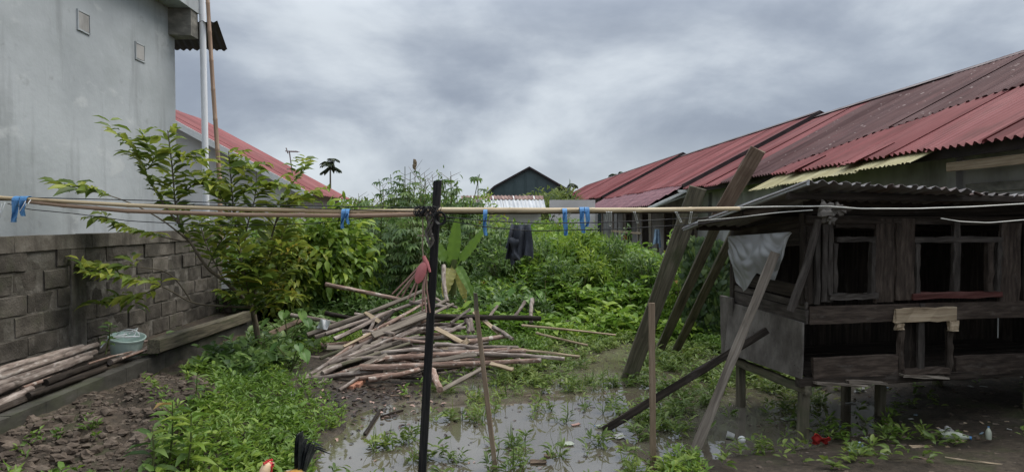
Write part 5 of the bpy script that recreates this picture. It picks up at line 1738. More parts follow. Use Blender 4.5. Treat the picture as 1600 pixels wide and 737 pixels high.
ro = thing("rooster", "golden rooster with red face and upright black tail in the weeds", "rooster", RC)
bodypath = [(.20, 0, .30, .004), (.17, 0, .295, .035), (.11, 0, .27, .068), (.04, 0, .255, .088), (-.03, 0, .255, .085), (-.085, 0, .285, .066),
            (-.115, 0, .33, .046), (-.122, -.005, .375, .034), (-.118, -.01, .41, .029), (-.105, -.012, .432, .027), (-.085, -.014, .438, .021), (-.07, -.014, .435, .010)]
mb = MB().tube([RC + Vector((x, y, z)) for x, y, z, r in bodypath], [r for *_, r in bodypath], 16)
m, nt, b, o = newmat("rooster_plumage")
a = nt.nodes.new("ShaderNodeAttribute"); a.attribute_name = "gco"
sx = nt.nodes.new("ShaderNodeSeparateXYZ"); nt.links.new(a.outputs["Vector"], sx.inputs[0])
mr = nt.nodes.new("ShaderNodeMapRange"); mr.inputs[1].default_value = mb.off.x; mr.inputs[2].default_value = mb.off.x + .47
nt.links.new(sx.outputs[0], mr.inputs[0])
nn = noise_tex(nt, coordnode(nt, 'gco', (30, 90, 90)), 1, 3)
ad = nt.nodes.new("ShaderNodeMath"); ad.operation = 'MULTIPLY_ADD'; ad.inputs[1].default_value = .25
nt.links.new(nn, ad.inputs[0]); nt.links.new(mr.outputs[0], ad.inputs[2])
rp = nt.nodes.new("ShaderNodeValToRGB")
rp.color_ramp.elements[0].position = .12; rp.color_ramp.elements[0].color = (.03, .025, .02, 1)
rp.color_ramp.elements[1].position = 1.0; rp.color_ramp.elements[1].color = (.62, .45, .28, 1)
for ps, cc_ in ((.25, (.42, .24, .05, 1)), (.5, (.35, .11, .02, 1)), (.75, (.55, .34, .12, 1))):
    e = rp.color_ramp.elements.new(ps); e.color = cc_
nt.links.new(ad.outputs[0], rp.inputs[0]); nt.links.new(rp.outputs[0], b.inputs["Base Color"])
b.inputs["Roughness"].default_value = .6
part("body", mb, m, ro, 60)
M_comb = plain("comb_red", (.5, .035, .04), .5, .3, .2)
HD = RC + Vector((-.09, -.014, .437))
mb = MB().rock(HD + Vector((.0, -.002, -.004)), (.024, .026, .022), 5, 10, 7, .15)
hd = part("face", mb, M_comb, ro, 60)
mb = MB()
for i in range(5):
    q = HD + Vector((-.035 + i * .014, 0, .018))
    mb.tube([q, q + Vector((-.004, 0, .016 - .003 * abs(i - 2)))], [.008, .003], 6)
mb.rock(HD + Vector((-.012, 0, .018)), (.03, .006, .009), 2, 8, 5, .1)
part("comb", mb, M_comb, ro, 60)
mb = MB().rock(HD + Vector((.008, -.008, -.03)), (.009, .007, .018), 6, 8, 6, .1)
mb.rock(HD + Vector((.008, .008, -.03)), (.009, .007, .018), 6, 8, 6, .1)
part("wattle", mb, M_comb, ro, 60)
mb = MB().tube([HD + Vector((.016, 0, 0)), HD + Vector((.032, 0, -.001)), HD + Vector((.044, 0, -.006))], [.010, .007, .002], 8)
part("beak", mb, M_woodpale, ro, 60)
mb = MB().rock(HD + Vector((.004, -.026, .006)), (.005, .003, .005), 1, 8, 6, 0)
part("eye", mb, M_black, ro, 60)
M_feather = noisy("black_feather", ((.006, .008, .01), (.012, .015, .016), (.03, .03, .035)), (40, 6, 6), rough=.4, bump=.2, spec=.5)
for i in range(12):                              # sickle feathers
    t = i / 11
    up = 1.0 - .55 * t
    y0 = rnd.uniform(-.03, .03)
    hgt = .25 * up + .03
    outw = .02 + .15 * t

    def fe(u, v, y0=y0, hgt=hgt, outw=outw, t=t):
        s = v
        c = RC + Vector((.15 + .02 * t + outw * s + .05 * t * s * s, y0 * (1 + s), .27 + hgt * math.sin(min(1, s * (1 + .55 * t)) * math.pi / 2) - (.16 * t * max(0, s - .55))))
        wv = .028 * math.sin(math.pi * min(1, .12 + .88 * s)) + .003
        return c + Vector((.9, .25, -.25)) * ((u - .5) * wv * 1.9) + Vector((0, -1, 0)) * (.006 * (1 - (2 * u - 1) ** 2))
    part("tail_feather", MB().sheet(fe, 4, 12, (.05, .25), .0015), M_feather, ro, 60)
for i in range(7):                               # saddle hackles
    y0 = -.05 + .017 * i
    mb = MB().sheet(lambda u, v: RC + Vector((.09 + .11 * v + .012 * math.sin(u * 3), y0 + (u - .5) * .022 * (1 - .6 * v) - .01, .325 + .012 * math.sin(v * 3) - .05 * v)), 3, 6, (.02, .1), .0015)
    part("saddle_feather", mb, M_bamboo, ro, 60)
for s in (-1, 1):
    mb = MB().sheet(lambda u, v: RC + Vector((-.05 + .16 * v, s * (.078 + .018 * math.sin(u * 3.14) - .02 * v), .31 - .09 * u * (1 - .5 * v) - .01 * v)), 6, 10, (.09, .16), .004)
    part("wing", mb, m, ro, 60)
    mb = MB().tube([RC + Vector((.02, s * .035, .19)), RC + Vector((.03, s * .04, .11)), RC + Vector((.015, s * .04, .01))], [.026, .011, .009], 8)
    for dx_, dy_ in ((-.05, 0), (-.045, .03), (-.045, -.03), (.03, 0)):
        mb.tube([RC + Vector((.015, s * .04, .012)), RC + Vector((.015 + dx_, s * .04 + dy_, .006))], [.008, .004], 6)
    part("leg", mb, M_bamboo, ro, 60)

for ch in ro.children:
    co = np.empty(len(ch.data.vertices) * 3, np.float32)
    ch.data.vertices.foreach_get("co", co)
    co = np.array([tuple(rr_(Vector(q))) for q in co.reshape(-1, 3)], np.float32)
    ch.data.vertices.foreach_set("co", co.ravel())
    ch.data.update()

# ------------------------------------------------------------------ plants
def rand_dir(n, zmin=-1.0):
    v = nz(nr.normal(size=(n, 3)))
    v[:, 2] = np.where(v[:, 2] < zmin, -v[:, 2], v[:, 2])
    return v


def smooth_path(pts, k=6):
    pts = [Vector(p) for p in pts]
    out = []
    n = len(pts)
    for i in range(n - 1):
        p0, p1, p2, p3 = pts[max(i - 1, 0)], pts[i], pts[i + 1], pts[min(i + 2, n - 1)]
        for j in range(k):
            t = j / k
            out.append(0.5 * ((2 * p1) + (p2 - p0) * t + (2 * p0 - 5 * p1 + 4 * p2 - p3) * t * t + (3 * p1 - p0 - 3 * p2 + p3) * t ** 3))
    out.append(pts[-1])
    return out


def spray(path, t0, step, Ln, Wd, droop=0.25, jitter=0.2):
    """leaves set alternately on both sides of a twig"""
    path = [np.array(p) for p in path]
    seg = [np.linalg.norm(b - a) for a, b in zip(path, path[1:])]
    tot = sum(seg)
    B, D, N, LL = [], [], [], []
    s, side = tot * t0, 1
    while s < tot:
        q, i = s, 0
        while i < len(seg) - 1 and q > seg[i]:
            q -= seg[i]; i += 1
        tdir = (path[i + 1] - path[i]) / max(seg[i], 1e-6)
        p = path[i] + tdir * q
        lat = np.cross(tdir, (0, 0, 1.0))
        if np.linalg.norm(lat) < .35:
            lat = np.cross(tdir, (0, 1.0, 0.2))
        lat /= np.linalg.norm(lat)
        d = lat * side * .85 + tdir * .5 + np.array((0, 0, .12 - droop)) + nr.normal(size=3) * jitter
        B.append(p); D.append(d); N.append(np.array((0, 0, 1.0)) * .9 + nr.normal(size=3) * .25 - tdir * .2)
        f = .65 + .5 * math.sin(math.pi * min(1, (s / tot - t0) / (1 - t0) * .85 + .15))
        LL.append(Ln * f * nr.uniform(.8, 1.15))
        side = -side
        s += step * nr.uniform(.75, 1.25)
    LL = np.array(LL)
    return LV(B, D, N, LL, LL * Wd / Ln, T_LEAF)


# the arching tree beside the block wall ---------------------------------------
TB = P(407, 566, 7.75)
TB.z = gz(TB.x, TB.y)
tr = thing("bushy_tree", "slender tree with long arching leafy branches beside the block wall", "tree", TB)
TY = 7.6
main = smooth_path([TB, P(404, 535, 7.7), P(398, 500, 7.65), P(393, 478, TY)])
mb = MB().tube(main, [.04 - .012 * i / len(main) for i in range(len(main))], 9, jit=.06)
part("trunk", mb, M_bark, tr, 60)
BR = [  # (points px,py,dY), base radius, leaf start, yellowish
    ([(393, 478, 0), (352, 440, -.1), (324, 418, -.2), (298, 379, -.25), (282, 353, -.3), (274, 318, -.3), (269, 261, -.35), (262, 204, -.4)], .026, .45, 0),
    ([(282, 353, -.3), (255, 318, -.35), (226, 268, -.45), (205, 228, -.5), (172, 203, -.6)], .014, .25, 0),
    ([(274, 318, -.3), (300, 290, -.3), (322, 285, -.3), (345, 300, -.35)], .01, .2, 0),
    ([(393, 478, 0), (378, 420, .1), (366, 340, .1), (361, 280, .1), (357, 236, .05)], .018, .35, 0),
    ([(378, 420, .1), (385, 360, 0), (398, 310, -.05), (401, 268, -.1)], .013, .3, 0),
    ([(393, 478, 0), (412, 420, .2), (430, 350, .3), (448, 300, .35), (478, 262, .4)], .016, .35, 0),
    ([(430, 350, .3), (445, 325, .2), (462, 312, .1), (478, 305, 0)], .009, .2, 0),
    ([(393, 480, 0), (350, 478, -.3), (300, 472, -.5), (252, 447, -.7), (190, 432, -.85), (128, 425, -1.0)], .014, .58, 0),
    ([(300, 472, -.5), (268, 430, -.5), (225, 418, -.6), (160, 414, -.7), (92, 404, -.8)], .011, .5, 0),
    ([(252, 447, -.7), (215, 462, -.7), (182, 468, -.75), (160, 472, -.8)], .007, .2, 0),
    ([(298, 379, -.25), (255, 345, -.5), (205, 318, -.7), (150, 300, -.9), (90, 292, -1.0)], .011, .66, 0),
    ([(298, 379, -.25), (262, 372, -.4), (220, 362, -.5), (185, 350, -.6), (165, 338, -.6)], .009, .3, 0),
    ([(324, 418, -.2), (340, 385, -.3), (352, 365, -.35), (332, 352, -.5)], .008, .25, 0),
    ([(352, 440, -.1), (330, 400, 0), (318, 370, .1), (312, 345, .1)], .009, .3, 0),
    ([(393, 478, 0), (402, 440, -.2), (418, 405, -.25), (432, 380, -.3)], .012, .2, 1),
    ([(397, 485, 0), (420, 455, -.25), (440, 430, -.3), (462, 415, -.35)], .011, .2, 1),
    ([(393, 478, 0), (375, 445, -.2), (362, 410, -.3), (348, 395, -.35)], .01, .25, 1),
    ([(393, 475, 0), (385, 440, -.3), (378, 400, -.4), (372, 370, -.4)], .01, .3, 1),
    ([(397, 485, 0), (425, 472, -.2), (445, 462, -.3), (462, 465, -.35)], .009, .15, 1),
    ([(412, 420, .2), (425, 395, 0), (440, 370, -.1), (450, 345, -.15)], .009, .2, 1),
    ([(393, 478, 0), (380, 470, -.3), (362, 462, -.4), (350, 455, -.4)], .008, .2, 1),
    ([(366, 340, .1), (350, 315, 0), (338, 295, -.1), (330, 280, -.15)], .008, .2, 0),
    ([(361, 280, .1), (375, 265, .1), (388, 260, .1), (402, 262, 0)], .006, .2, 0),
    ([(398, 310, -.05), (415, 295, -.1), (425, 290, -.1), (440, 292, -.15)], .006, .15, 0),
    ([(269, 261, -.35), (285, 245, -.35), (298, 243, -.35), (308, 255, -.4)], .006, .15, 0),
    ([(226, 268, -.45), (240, 250, -.5), (232, 228, -.5), (222, 215, -.55)], .006, .2, 0),
    ([(402, 440, -.2), (390, 415, -.4), (400, 395, -.4), (415, 385, -.4)], .008, .15, 1),
    ([(420, 455, -.25), (408, 440, -.45), (400, 425, -.5), (392, 420, -.5)], .007, .15, 1),
    ([(418, 405, -.25), (440, 398, -.3), (455, 385, -.3), (470, 380, -.3)], .007, .15, 1),
]
lv0, lv1 = [], []
for pts, r0, t0, yel in BR:
    path = smooth_path([P(x, y, TY + d) for x, y, d in pts], 5)
    n = len(path)
    mb = MB().tube(path, [max(.003, r0 * (1 - .8 * i / n)) for i in range(n)], 6)
    part("branch", mb, M_bark if r0 > .008 else M_stem, tr, 60)
    (lv1 if yel else lv0).append(spray(path, t0, .03, .225, .075, .15, .12))
    # short side twigs
    tot = n
    for k in range(5 if not yel else 3):
        i = int(n * (t0 + (1 - t0) * (k + .4) / 5))
        if i >= n - 1:
            continue
        td = (path[min(i + 1, n - 1)] - path[i - 1]).normalized()
        lat = Vector((rnd.uniform(-1, 1), rnd.uniform(-1, 1), rnd.uniform(-.2, .7))).normalized()
        ln = rnd.uniform(.12, .32) * (1.2 if r0 > .012 else .8)
        q = [path[i], path[i] + (td * .5 + lat * .6) * ln * .5, path[i] + (td * .55 + lat * .8) * ln - Vector((0, 0, ln * .12))]
        (lv1 if yel else lv0).append(spray(smooth_path(q, 4), .15, .034, .18, .064, .18, .15))
leaf_part("crown", lv0, M_leaf_tree, tr)
leaf_part("yellowing_crown", lv1, M_leaf_yel, tr)


# ------------------------------------------------------------------ bushes
def bush(name, label, cat, base, rx, ry, h, twigs, per, Ln, Wd, mat, tmpl=T_LEAF, droop=.3, stem=.03, bot=.12, lump=.25, group=None, seed=0, limbs=9, inner=.5, trunkh=None):
    base = Vector(base)
    t = thing(name, label, cat, base, group)
    c = np.array((base.x, base.y, base.z + h * (bot + (1 - bot) / 2)))
    ra = np.array((rx, ry, h * (1 - bot) / 2))
    d = rand_dir(twigs)
    ph = seed * 1.7
    lm = 1 + lump * (np.sin(d[:, 0] * 4 + ph) * np.cos(d[:, 1] * 5 + ph) + .6 * np.sin(d[:, 2] * 7 + d[:, 0] * 6 + ph * 2) + .4 * np.sin(d[:, 0] * 13 + d[:, 2] * 11 + ph))
    rr = (inner + (1 - inner) * nr.random(twigs) ** .6) * lm
    E = c + d * ra * rr[:, None]
    E[:, 2] = np.maximum(E[:, 2], base.z + .03)
    S0 = np.stack([base.x + (E[:, 0] - base.x) * .15, base.y + (E[:, 1] - base.y) * .15, base.z + (E[:, 2] - base.z) * .45], 1)
    tt = nr.uniform(.72, 1.06, (twigs, per))
    B = S0[:, None] + (E - S0)[:, None] * tt[..., None] + nr.normal(size=(twigs, per, 3)) * Ln * .45
    out_ = nz(E - c)[:, None] * .8 + nr.normal(size=(twigs, per, 3)) * .55 + np.array((0, 0, -droop))
    N = np.array((0, 0, 1.0)) + nr.normal(size=(twigs, per, 3)) * .45 + nz(E - c)[:, None] * .3
    n = twigs * per
    LL = Ln * nr.uniform(.65, 1.2, n)
    tw = nr.normal(0, .13, twigs)
    r_ = np.clip(np.repeat(nr.random(twigs) * .5 + .1 + tw, per) + nr.random(n) * .4, 0, .99)
    leaf_part("crown", [LV(B.reshape(-1, 3), out_.reshape(-1, 3), N.reshape(-1, 3), LL, LL * Wd / Ln, tmpl, r_)], mat, t)
    mb = MB()
    th = trunkh or h * .4
    top = base + Vector((rx * .05, 0, th))
    mb.tube([base - Vector((0, 0, .1)), base + Vector((.02, .01, th * .5)), top], [stem, stem * .85, stem * .7], 8, jit=.06)
    for k in range(limbs):
        e_ = Vector(E[k % twigs])
        s0 = base + Vector((0, 0, th * rnd.uniform(.3, .95)))
        mb.tube([s0, s0.lerp(e_, .5) + Vector((0, 0, .08 * h * .5)), e_], [stem * .5, stem * .35, stem * .12], 5)
    part("trunk", mb, M_bark, t, 60)
    return t


p = G(512, 496, .1)
bush("broadleaf_shrub", "dense bright green broadleaf shrub standing left of the wood heap", "shrub", (p.x, 11.0, .1), .86, .75, 1.92, 600, 6, .19, .085, M_leaf_shrub, droop=.55, stem=.035, bot=.02, lump=.16, seed=2, inner=.45)
bush("broadleaf_shrub", "yellow-green shrub between the tree and the dense broadleaf shrub", "shrub", (P(440, 480, 10.2).x, 10.2, .1), .55, .5, 1.75, 300, 5, .16, .065, M_leaf_yel, droop=.4, stem=.03, bot=.05, lump=.2, seed=4)


def cassava(name, label, base, h, spread, stems, per, mat, group, leaf=.16, seed=0):
    """stems with hand-shaped leaves"""
    base = Vector(base)
    t = thing(name, label, "shrub", base, group)
    mb = MB()
    B, D, N, LL = [], [], [], []
    for s in range(stems):
        a_ = nr.uniform(0, 6.28); rr = spread * math.sqrt(nr.random())
        hh = h * nr.uniform(.7, 1.05)
        tip = base + Vector((math.cos(a_) * rr, math.sin(a_) * rr * .8, hh))
        foot = base + Vector((math.cos(a_) * rr * .35, math.sin(a_) * rr * .35, -.05))
        path = smooth_path([foot, foot.lerp(tip, .5) + Vector((nr.normal() * .05, nr.normal() * .05, 0)), tip], 5)
        mb.tube(path, [.016 - .009 * i / len(path) for i in range(len(path))], 5)
        for k in range(per):
            tt = .3 + .7 * (k + nr.random()) / per
            q = np.array(path[min(int(tt * (len(path) - 1)), len(path) - 1)])
            az = k * 2.4 + nr.random()
            pl_ = nr.uniform(.14, .3)
            pe = q + np.array((math.cos(az) * pl_, math.sin(az) * pl_, .05 + .1 * (tt - .4)))
            mb.tube([q, pe], .0035, 4, cap=False)
            od = np.array((math.cos(az), math.sin(az), -.35))
            lat = np.array((-math.sin(az), math.cos(az), 0))
            m_ = 6
            for j in range(m_):
                an = (j - (m_ - 1) / 2) * .62
                B.append(pe); D.append(od * math.cos(an) + lat * math.sin(an) + np.array((0, 0, -.15 - .1 * nr.random())))
                N.append(np.array((0, 0, 1)) + od * .35); LL.append(leaf * (1 - .25 * abs(an) / 1.6) * nr.uniform(.8, 1.15))
    LL = np.array(LL)
    rr_ = np.repeat(nr.random(len(LL) // 6), 6) * .75 + nr.random(len(LL)) * .2
    leaf_part("crown", [LV(B, D, N, LL, LL * .33, T_LEAF, rr_)], mat, t)
    part("stem", mb, M_stem, t, 60)


GC = "cassava shrubs behind the wood heap"
for (x, Y, h, sp_, st, pr, lb) in ((610, 12.4, 2.1, .55, 13, 16, "cassava shrub right behind the broadleaf shrub"),
                                   (650, 11.6, 1.75, .45, 11, 15, "cassava shrub behind the hanging pink rack"),
                                   (632, 15.5, 2.95, .7, 14, 14, "tall cassava clump rising above the bamboo left of the post"),
                                   (720, 15.0, 2.75, .6, 13, 13, "tall cassava clump rising right behind the black post"),
                                   (770, 13.6, 1.7, .6, 12, 14, "cassava shrub behind the narrow blue tie"),
                                   (580, 13.5, 1.9, .5, 10, 14, "low cassava shrub between shrub and heap at the back")):
    px_ = P(x, 400, Y)
    cassava("cassava_shrub", lb, (px_.x, Y, gz(px_.x, Y)), h - gz(px_.x, Y), sp_, st, pr, M_leaf_cass, GC, .19)
for (x, Y, rx, h, n, mt, lb) in ((665, 16.5, 1.0, 2.75, 700, M_leaf_cass, "dark tangled thicket behind the black post"),
                                 (600, 17.5, 1.2, 2.2, 500, M_leaf_weed, "green thicket left of the tall cassava clump"),
                                 (735, 17.5, 1.0, 2.5, 520, M_leaf_weed, "green thicket in front of the low shed"),
                                 (545, 15.5, 1.1, 1.85, 420, M_leaf_shrub, "green thicket under the end of the red gable roof"),
                                 (480, 14.5, 1.0, 1.8, 380, M_leaf_weed, "green thicket behind the bushy tree"),
                                 (400, 13.5, 1.0, 1.7, 320, M_leaf_weed, "low thicket at the foot of the pale house"),
                                 (800, 16.5, 1.0, 1.65, 420, M_leaf_shrub, "yellow-green thicket behind the dark shirt"),
                                 (690, 13.2, .8, 1.6, 380, M_leaf_cass, "dark thicket around the banana plant"),
                                 (870, 17.0, .9, 1.75, 360, M_leaf_weed, "green thicket before the short pale wall")):
    q = P(x, 400, Y)
    bush("thicket", lb, "bush", (q.x, Y, gz(q.x, Y) * .8), rx, rx * .8, h - gz(q.x, Y) * .8, n, 7, .15, .055, mt, T_SMALL if False else T_LEAF, droop=.25, stem=.03, bot=.0, lump=.22, group="thickets beyond the yard", seed=x)
# dry flower stalks and reeds sticking out above the thicket
GR = "dry stalks above the thicket"
for i, (x, y0, y1, Y, lb) in enumerate(((648, 258, 300, 16, "tallest dry seed stalk above the thicket"), (655, 268, 300, 16, "dry stalk right of the tallest one"),
                                        (663, 270, 300, 16.2, "bent dry stalk near the black post"), (704, 268, 300, 15.5, "forked dry stalk right of the black post"),
                                        (598, 288, 325, 16, "leaning dry stalk left of the thicket top"), (592, 305, 328, 16, "short dry stalk low on the left"), (560, 302, 325, 18, "lone dry stalk by the red roof end"),
                                        (675, 272, 300, 16.2, "slanted dry stalk just left of the post"))):
    mb = MB()
    a, b_ = P(x + rnd.uniform(-4, 4), y1 + 20, Y), P(x, y0, Y)
    mb.tube([a, a.lerp(b_, .5) + Vector((.04, 0, 0)), b_], [.012, .009, .005], 5)
    for k in range(6):
        q = a.lerp(b_, .35 + .1 * k)
        s_ = 1 if k % 2 else -1
        mb.tube([q, q + Vector((s_ * rnd.uniform(.12, .3), 0, rnd.uniform(.1, .3)))], [.007, .003], 4)
    if i == 0:
        mb.rock(b_, (.05, .05, .13), 2, 7, 6, .6)
    single("dry_stalk", mb, M_straw, lb, "plant", GR)

# banana plant --------------------------------------------------------------------
BB = P(705, 470, 10.6); BB.z = gz(BB.x, BB.y)
bn = thing("banana_plant", "young banana plant with broad leaves right behind the black post", "banana plant", BB)
mb = MB().tube([BB - Vector((0, 0, .1)), P(707, 440, 10.6), P(710, 405, 10.6)], [.09, .075, .05], 12)
part("trunk", mb, M_stem, bn, 60)


def bigleaf(base, tip, arch, wid, roll=0.0, tears=0):
    base, tip = Vector(base), Vector(tip)
    d = tip - base
    side = d.cross(Vector((0, -1, .5))).normalized()
    nrm = side.cross(d).normalized()
    if nrm.z < 0:
        nrm = -nrm

    def fn(u, v):
        s = (u - .5) * 2
        w_ = wid * (math.sin(math.pi * min(1, v * .93 + .07)) ** .55) * (.25 if v < .16 else 1) * (1 - .25 * v)
        k = math.copysign(abs(s), s)
        notch = .18 * max(0, math.sin(v * 31 + s)) ** 8 * abs(s) if tears else 0
        c = base + d * v + nrm * arch * math.sin(math.pi * v * .8) - Vector((0, 0, arch * .8 * v * v))
        return c + side * (k * w_ * (1 - notch)) + nrm * (.10 * wid * abs(s) ** .6 * (1.0 + roll) * 2 + .015 * math.sin(v * 40) * abs(s))
    return MB().sheet(fn, 8, 22, (wid, d.length))


def leafobj(name, mb, mat, parent, r=None):
    o_ = part(name, mb, mat, parent, 60)
    a_ = o_.data.attributes.new("rnd", 'FLOAT', 'POINT')
    rv = nr.random() * .8 if r is None else r
    a_.data.foreach_set("value", np.full(len(o_.data.vertices), rv, np.float32))
    return o_


for (bx, by, tx, ty, dY, wid, arch, r) in ((704, 425, 714, 336, -.25, .125, .03, .3), (712, 415, 756, 352, -.2, .09, .05, .4), (712, 412, 742, 462, -.35, .08, .14, .3), (702, 415, 668, 362, .1, .10, .06, .5),
                                           (708, 415, 694, 462, -.3, .12, .1, .95), (714, 415, 728, 470, -.2, .09, .05, .95)):
    leafobj("leaf", bigleaf(P(bx, by, 10.6), P(tx, ty, 10.6 + dY), arch, wid, tears=1), M_leaf_banana, bn, r)

# taro plants -----------------------------------------------------------------------
def taro(px, py, h, n, lb, size=.17, z0=None):
    q = G(px, py, .1)
    for _ in range(6):
        q = G(px, py, gz(q.x, q.y))
    t = thing("taro_plant", lb, "taro plant", q, "taro plants in the weeds")
    mb = MB()
    if px > 780 and px < 1030:
        h, n, size = h * 1.45, n + 1, size * 1.12
    for k in range(n):
        a_ = k * 2.399 + nr.random()
        tip = q + Vector((math.cos(a_) * h * .5, math.sin(a_) * h * .45 - .05, h * nr.uniform(.65, 1.05)))
        mb.tube(smooth_path([q, q.lerp(tip, .5) + Vector((0, 0, h * .15)), tip], 3), .007, 5)
        s_ = size * nr.uniform(.75, 1.15)
        dd = Vector((math.cos(a_) * .5, math.sin(a_) * .4 - .55, -.75)).normalized()
        lat = dd.cross(Vector((0, 0, 1))).normalized()
        nn_ = lat.cross(dd).normalized()
        if nn_.y > 0:
            nn_ = -nn_

        def hf(u, v, tip=tip, dd=dd, lat=lat, nn_=nn_, s_=s_):
            prof = [(-.38, .10), (-.30, .34), (-.1, .52), (.12, .56), (.4, .46), (.7, .28), (.9, .12), (1.05, 0.005)]
            k_ = v * (len(prof) - 1); i = min(int(k_), len(prof) - 2); f = k_ - i
            x = prof[i][0] * (1 - f) + prof[i + 1][0] * f; w_ = prof[i][1] * (1 - f) + prof[i + 1][1] * f
            s = (u - .5) * 2
            if v < .28:
                x = x + (.38 - abs(s) * .38) * (1 - v / .28) * .9
            return tip + dd * x * s_ + lat * s * w_ * s_ + nn_ * (s_ * (.16 * abs(s) - .10 * x * x))
        leafobj("leaf", MB().sheet(hf, 8, 12, (s_, s_)), M_leaf_taro, t)
    part("stalk", mb, M_stem, t, 60)


for (x, y, h, n, s_, lb) in ((450, 548, .5, 4, .14, "taro plant with large dusty leaves by the dark logs left of the heap"),
                             (455, 580, .3, 3, .12, "low taro plant at the left foot of the heap"),
                             (770, 497, .45, 4, .19, "taro plant with large leaves right behind the heap"),
                             (800, 470, .5, 4, .2, "taro plant below the dark shirt"),
                             (850, 478, .45, 4, .18, "taro plant in the weeds behind the jutting pole"),
                             (880, 492, .4, 4, .18, "taro plant at the foot of the weed bank"),
                             (915, 480, .45, 4, .18, "taro plant in the middle of the weed bank"),
                             (935, 497, .35, 3, .16, "small taro plant near the sodden log"),
                             (985, 445, .5, 5, .2, "taro plant high on the bank before the porch"),
                             (965, 470, .4, 4, .18, "taro plant below the one before the porch"),
                             (1000, 480, .45, 4, .2, "taro plant beside the widest propped plank"),
                             (1020, 492, .4, 3, .18, "taro plant behind the upright stake"),
                             (820, 500, .35, 3, .16, "small taro plant at the right back of the heap"),
                             (1146, 510, .5, 2, .17, "single bright taro leaf by the ivy and the coop")):
    taro(x, y, h, n, lb, s_)

# ------------------------------------------------------------------ weed bank, ground cover, pond weed
def scatter(n, x0, x1, y0, y1):
    return nr.uniform(x0, x1, n), nr.uniform(y0, y1, n)


def sprigs(x, y, z, k, Ln, Wd, up, hgt, tmpl, spread=.06, rb=None):
    """upright weeds: k leaves set round a short stem"""
    n = len(x)
    az = nr.uniform(0, 6.28, (n, k))
    t = nr.random((n, k))
    lean = nr.normal(size=(n, 2)) * .25
    hh = hgt * nr.uniform(.5, 1.2, n)
    B = np.stack([x[:, None] + lean[:, :1] * hh[:, None] * t + np.cos(az) * spread * .2, y[:, None] + lean[:, 1:] * hh[:, None] * t + np.sin(az) * spread * .2, z[:, None] + hh[:, None] * t], -1)
    D = np.stack([np.cos(az), np.sin(az), up + .5 * nr.normal(size=(n, k)) * .5 + .4 * t], -1)
    N = np.array((0, 0, 1.0)) + nr.normal(size=(n, k, 3)) * .35
    LL = Ln * nr.uniform(.55, 1.25, (n, k))
    r_ = np.clip((rb[:, None] if rb is not None else nr.random((n, 1)) * .55) + nr.random((n, k)) * .42, 0, .995)
    return LV(B.reshape(-1, 3), D.reshape(-1, 3), N.reshape(-1, 3), LL.ravel(), LL.ravel() * Wd / Ln, tmpl, r_.ravel())


def patch(x, y):                         # slow colour change from clump to clump
    return np.clip(.28 + .22 * wob(x, y, 1.1, 2.0) + .12 * wob(x, y, 4.0, .5), 0, .55)


# bank of weeds beyond the pond
x, y = scatter(30000, -1.7, 4.4, 9.4, 17.5)
xp = x + .043 * y
hb = bank(x, y)
keep = (xp < 4.3) & ((hb > .03) | (nr.random(len(x)) < .5))
x, y, hb = x[keep], y[keep], hb[keep]
z = ground_z(x, y) + hb * .10
tl = np.clip(.75 + .75 * wob(x, y, 1.5, 7) + .3 * wob(x, y, 5, 1), .25, 1.9) * np.where(hb > .05, 1, .45)
kind_ = wob(x, y, 1.2, 9) + .5 * wob(x, y, 3.3, 4) + nr.normal(size=len(x)) * .35
pc = np.clip(.3 + .3 * wob(x, y, 1.0, 2.0) + .2 * wob(x, y, 3.7, .5), 0, .58)
q = kind_ < .25
lst = [sprigs(x[q], y[q], z[q], 9, .105, .034, .45, .38 * tl[q], T_SMALL, rb=pc[q])]
q = (kind_ > -.1) & (nr.random(len(x)) < .5)
lst.append(sprigs(x[q], y[q], z[q] + .06, 6, .155, .062, .12, .36 * tl[q], T_LEAF, rb=pc[q] * .8))
q = (kind_ > .35) & (nr.random(len(x)) < .25)
lst.append(sprigs(x[q], y[q], z[q] + .12, 5, .2, .10, .0, .38 * tl[q], T_LEAF, rb=pc[q] * .9 + .06))
q = (nr.random(len(x)) < .30) & (x > .5) & (x < 2.4) & (kind_ < .5) & (hb > .45)
n = int(q.sum())
D = np.stack([nr.normal(size=n) * .7, nr.normal(size=n) * .7, np.ones(n)], 1)
lst.append(LV(np.stack([x[q], y[q], z[q] + .05], 1), D, np.stack([D[:, 0], D[:, 1] - .3, np.full(n, .2)], 1), nr.uniform(.3, .75, n), .018, T_BLADE, np.clip(patch(x[q], y[q]) + .4, 0, .97)))
leaf_single("weed_bank", lst, M_leaf_weed, "thick bright green weeds covering the bank beyond the pond", None, kind="stuff")

TW = [("tall branching weed beside the dark shirt", 842, 398, 12.2, .75), ("tall weed in the middle of the bank top", 905, 405, 12.6, .7), ("tall weed at the porch side of the bank", 968, 420, 12.4, .6),
      ("leaning tall weed under the blue strips", 925, 430, 11.8, .6), ("tall weed left of the dark shirt", 778, 430, 12.0, .9), ("tall weed above the taro plants", 870, 450, 11.4, .6), ("bushy tall weed by the widest plank", 1010, 445, 11.6, .55)]
for lb, px, py, Y, h in TW:
    c = P(px, py, Y)
    bush("tall_weed", lb, "plant", (c.x, Y, gz(c.x, Y)), .38, .34, h + .25, 90, 8, .13, .04, M_leaf_shrub if px % 2 else M_leaf_cass, droop=.1, stem=.012, bot=.1, lump=.35, group="tall weeds on the bank", seed=px, limbs=14)
ds = MB()
for i in range(60):
    x_, y_ = nr.uniform(-.3, 3.2), nr.uniform(10.6, 14)
    z_ = gz(x_, y_) + .15
    ds.tube([(x_, y_, z_ - .2), (x_ + nr.normal() * .12, y_ + nr.normal() * .1, z_ + nr.uniform(.2, .55))], [.006, .003], 4)
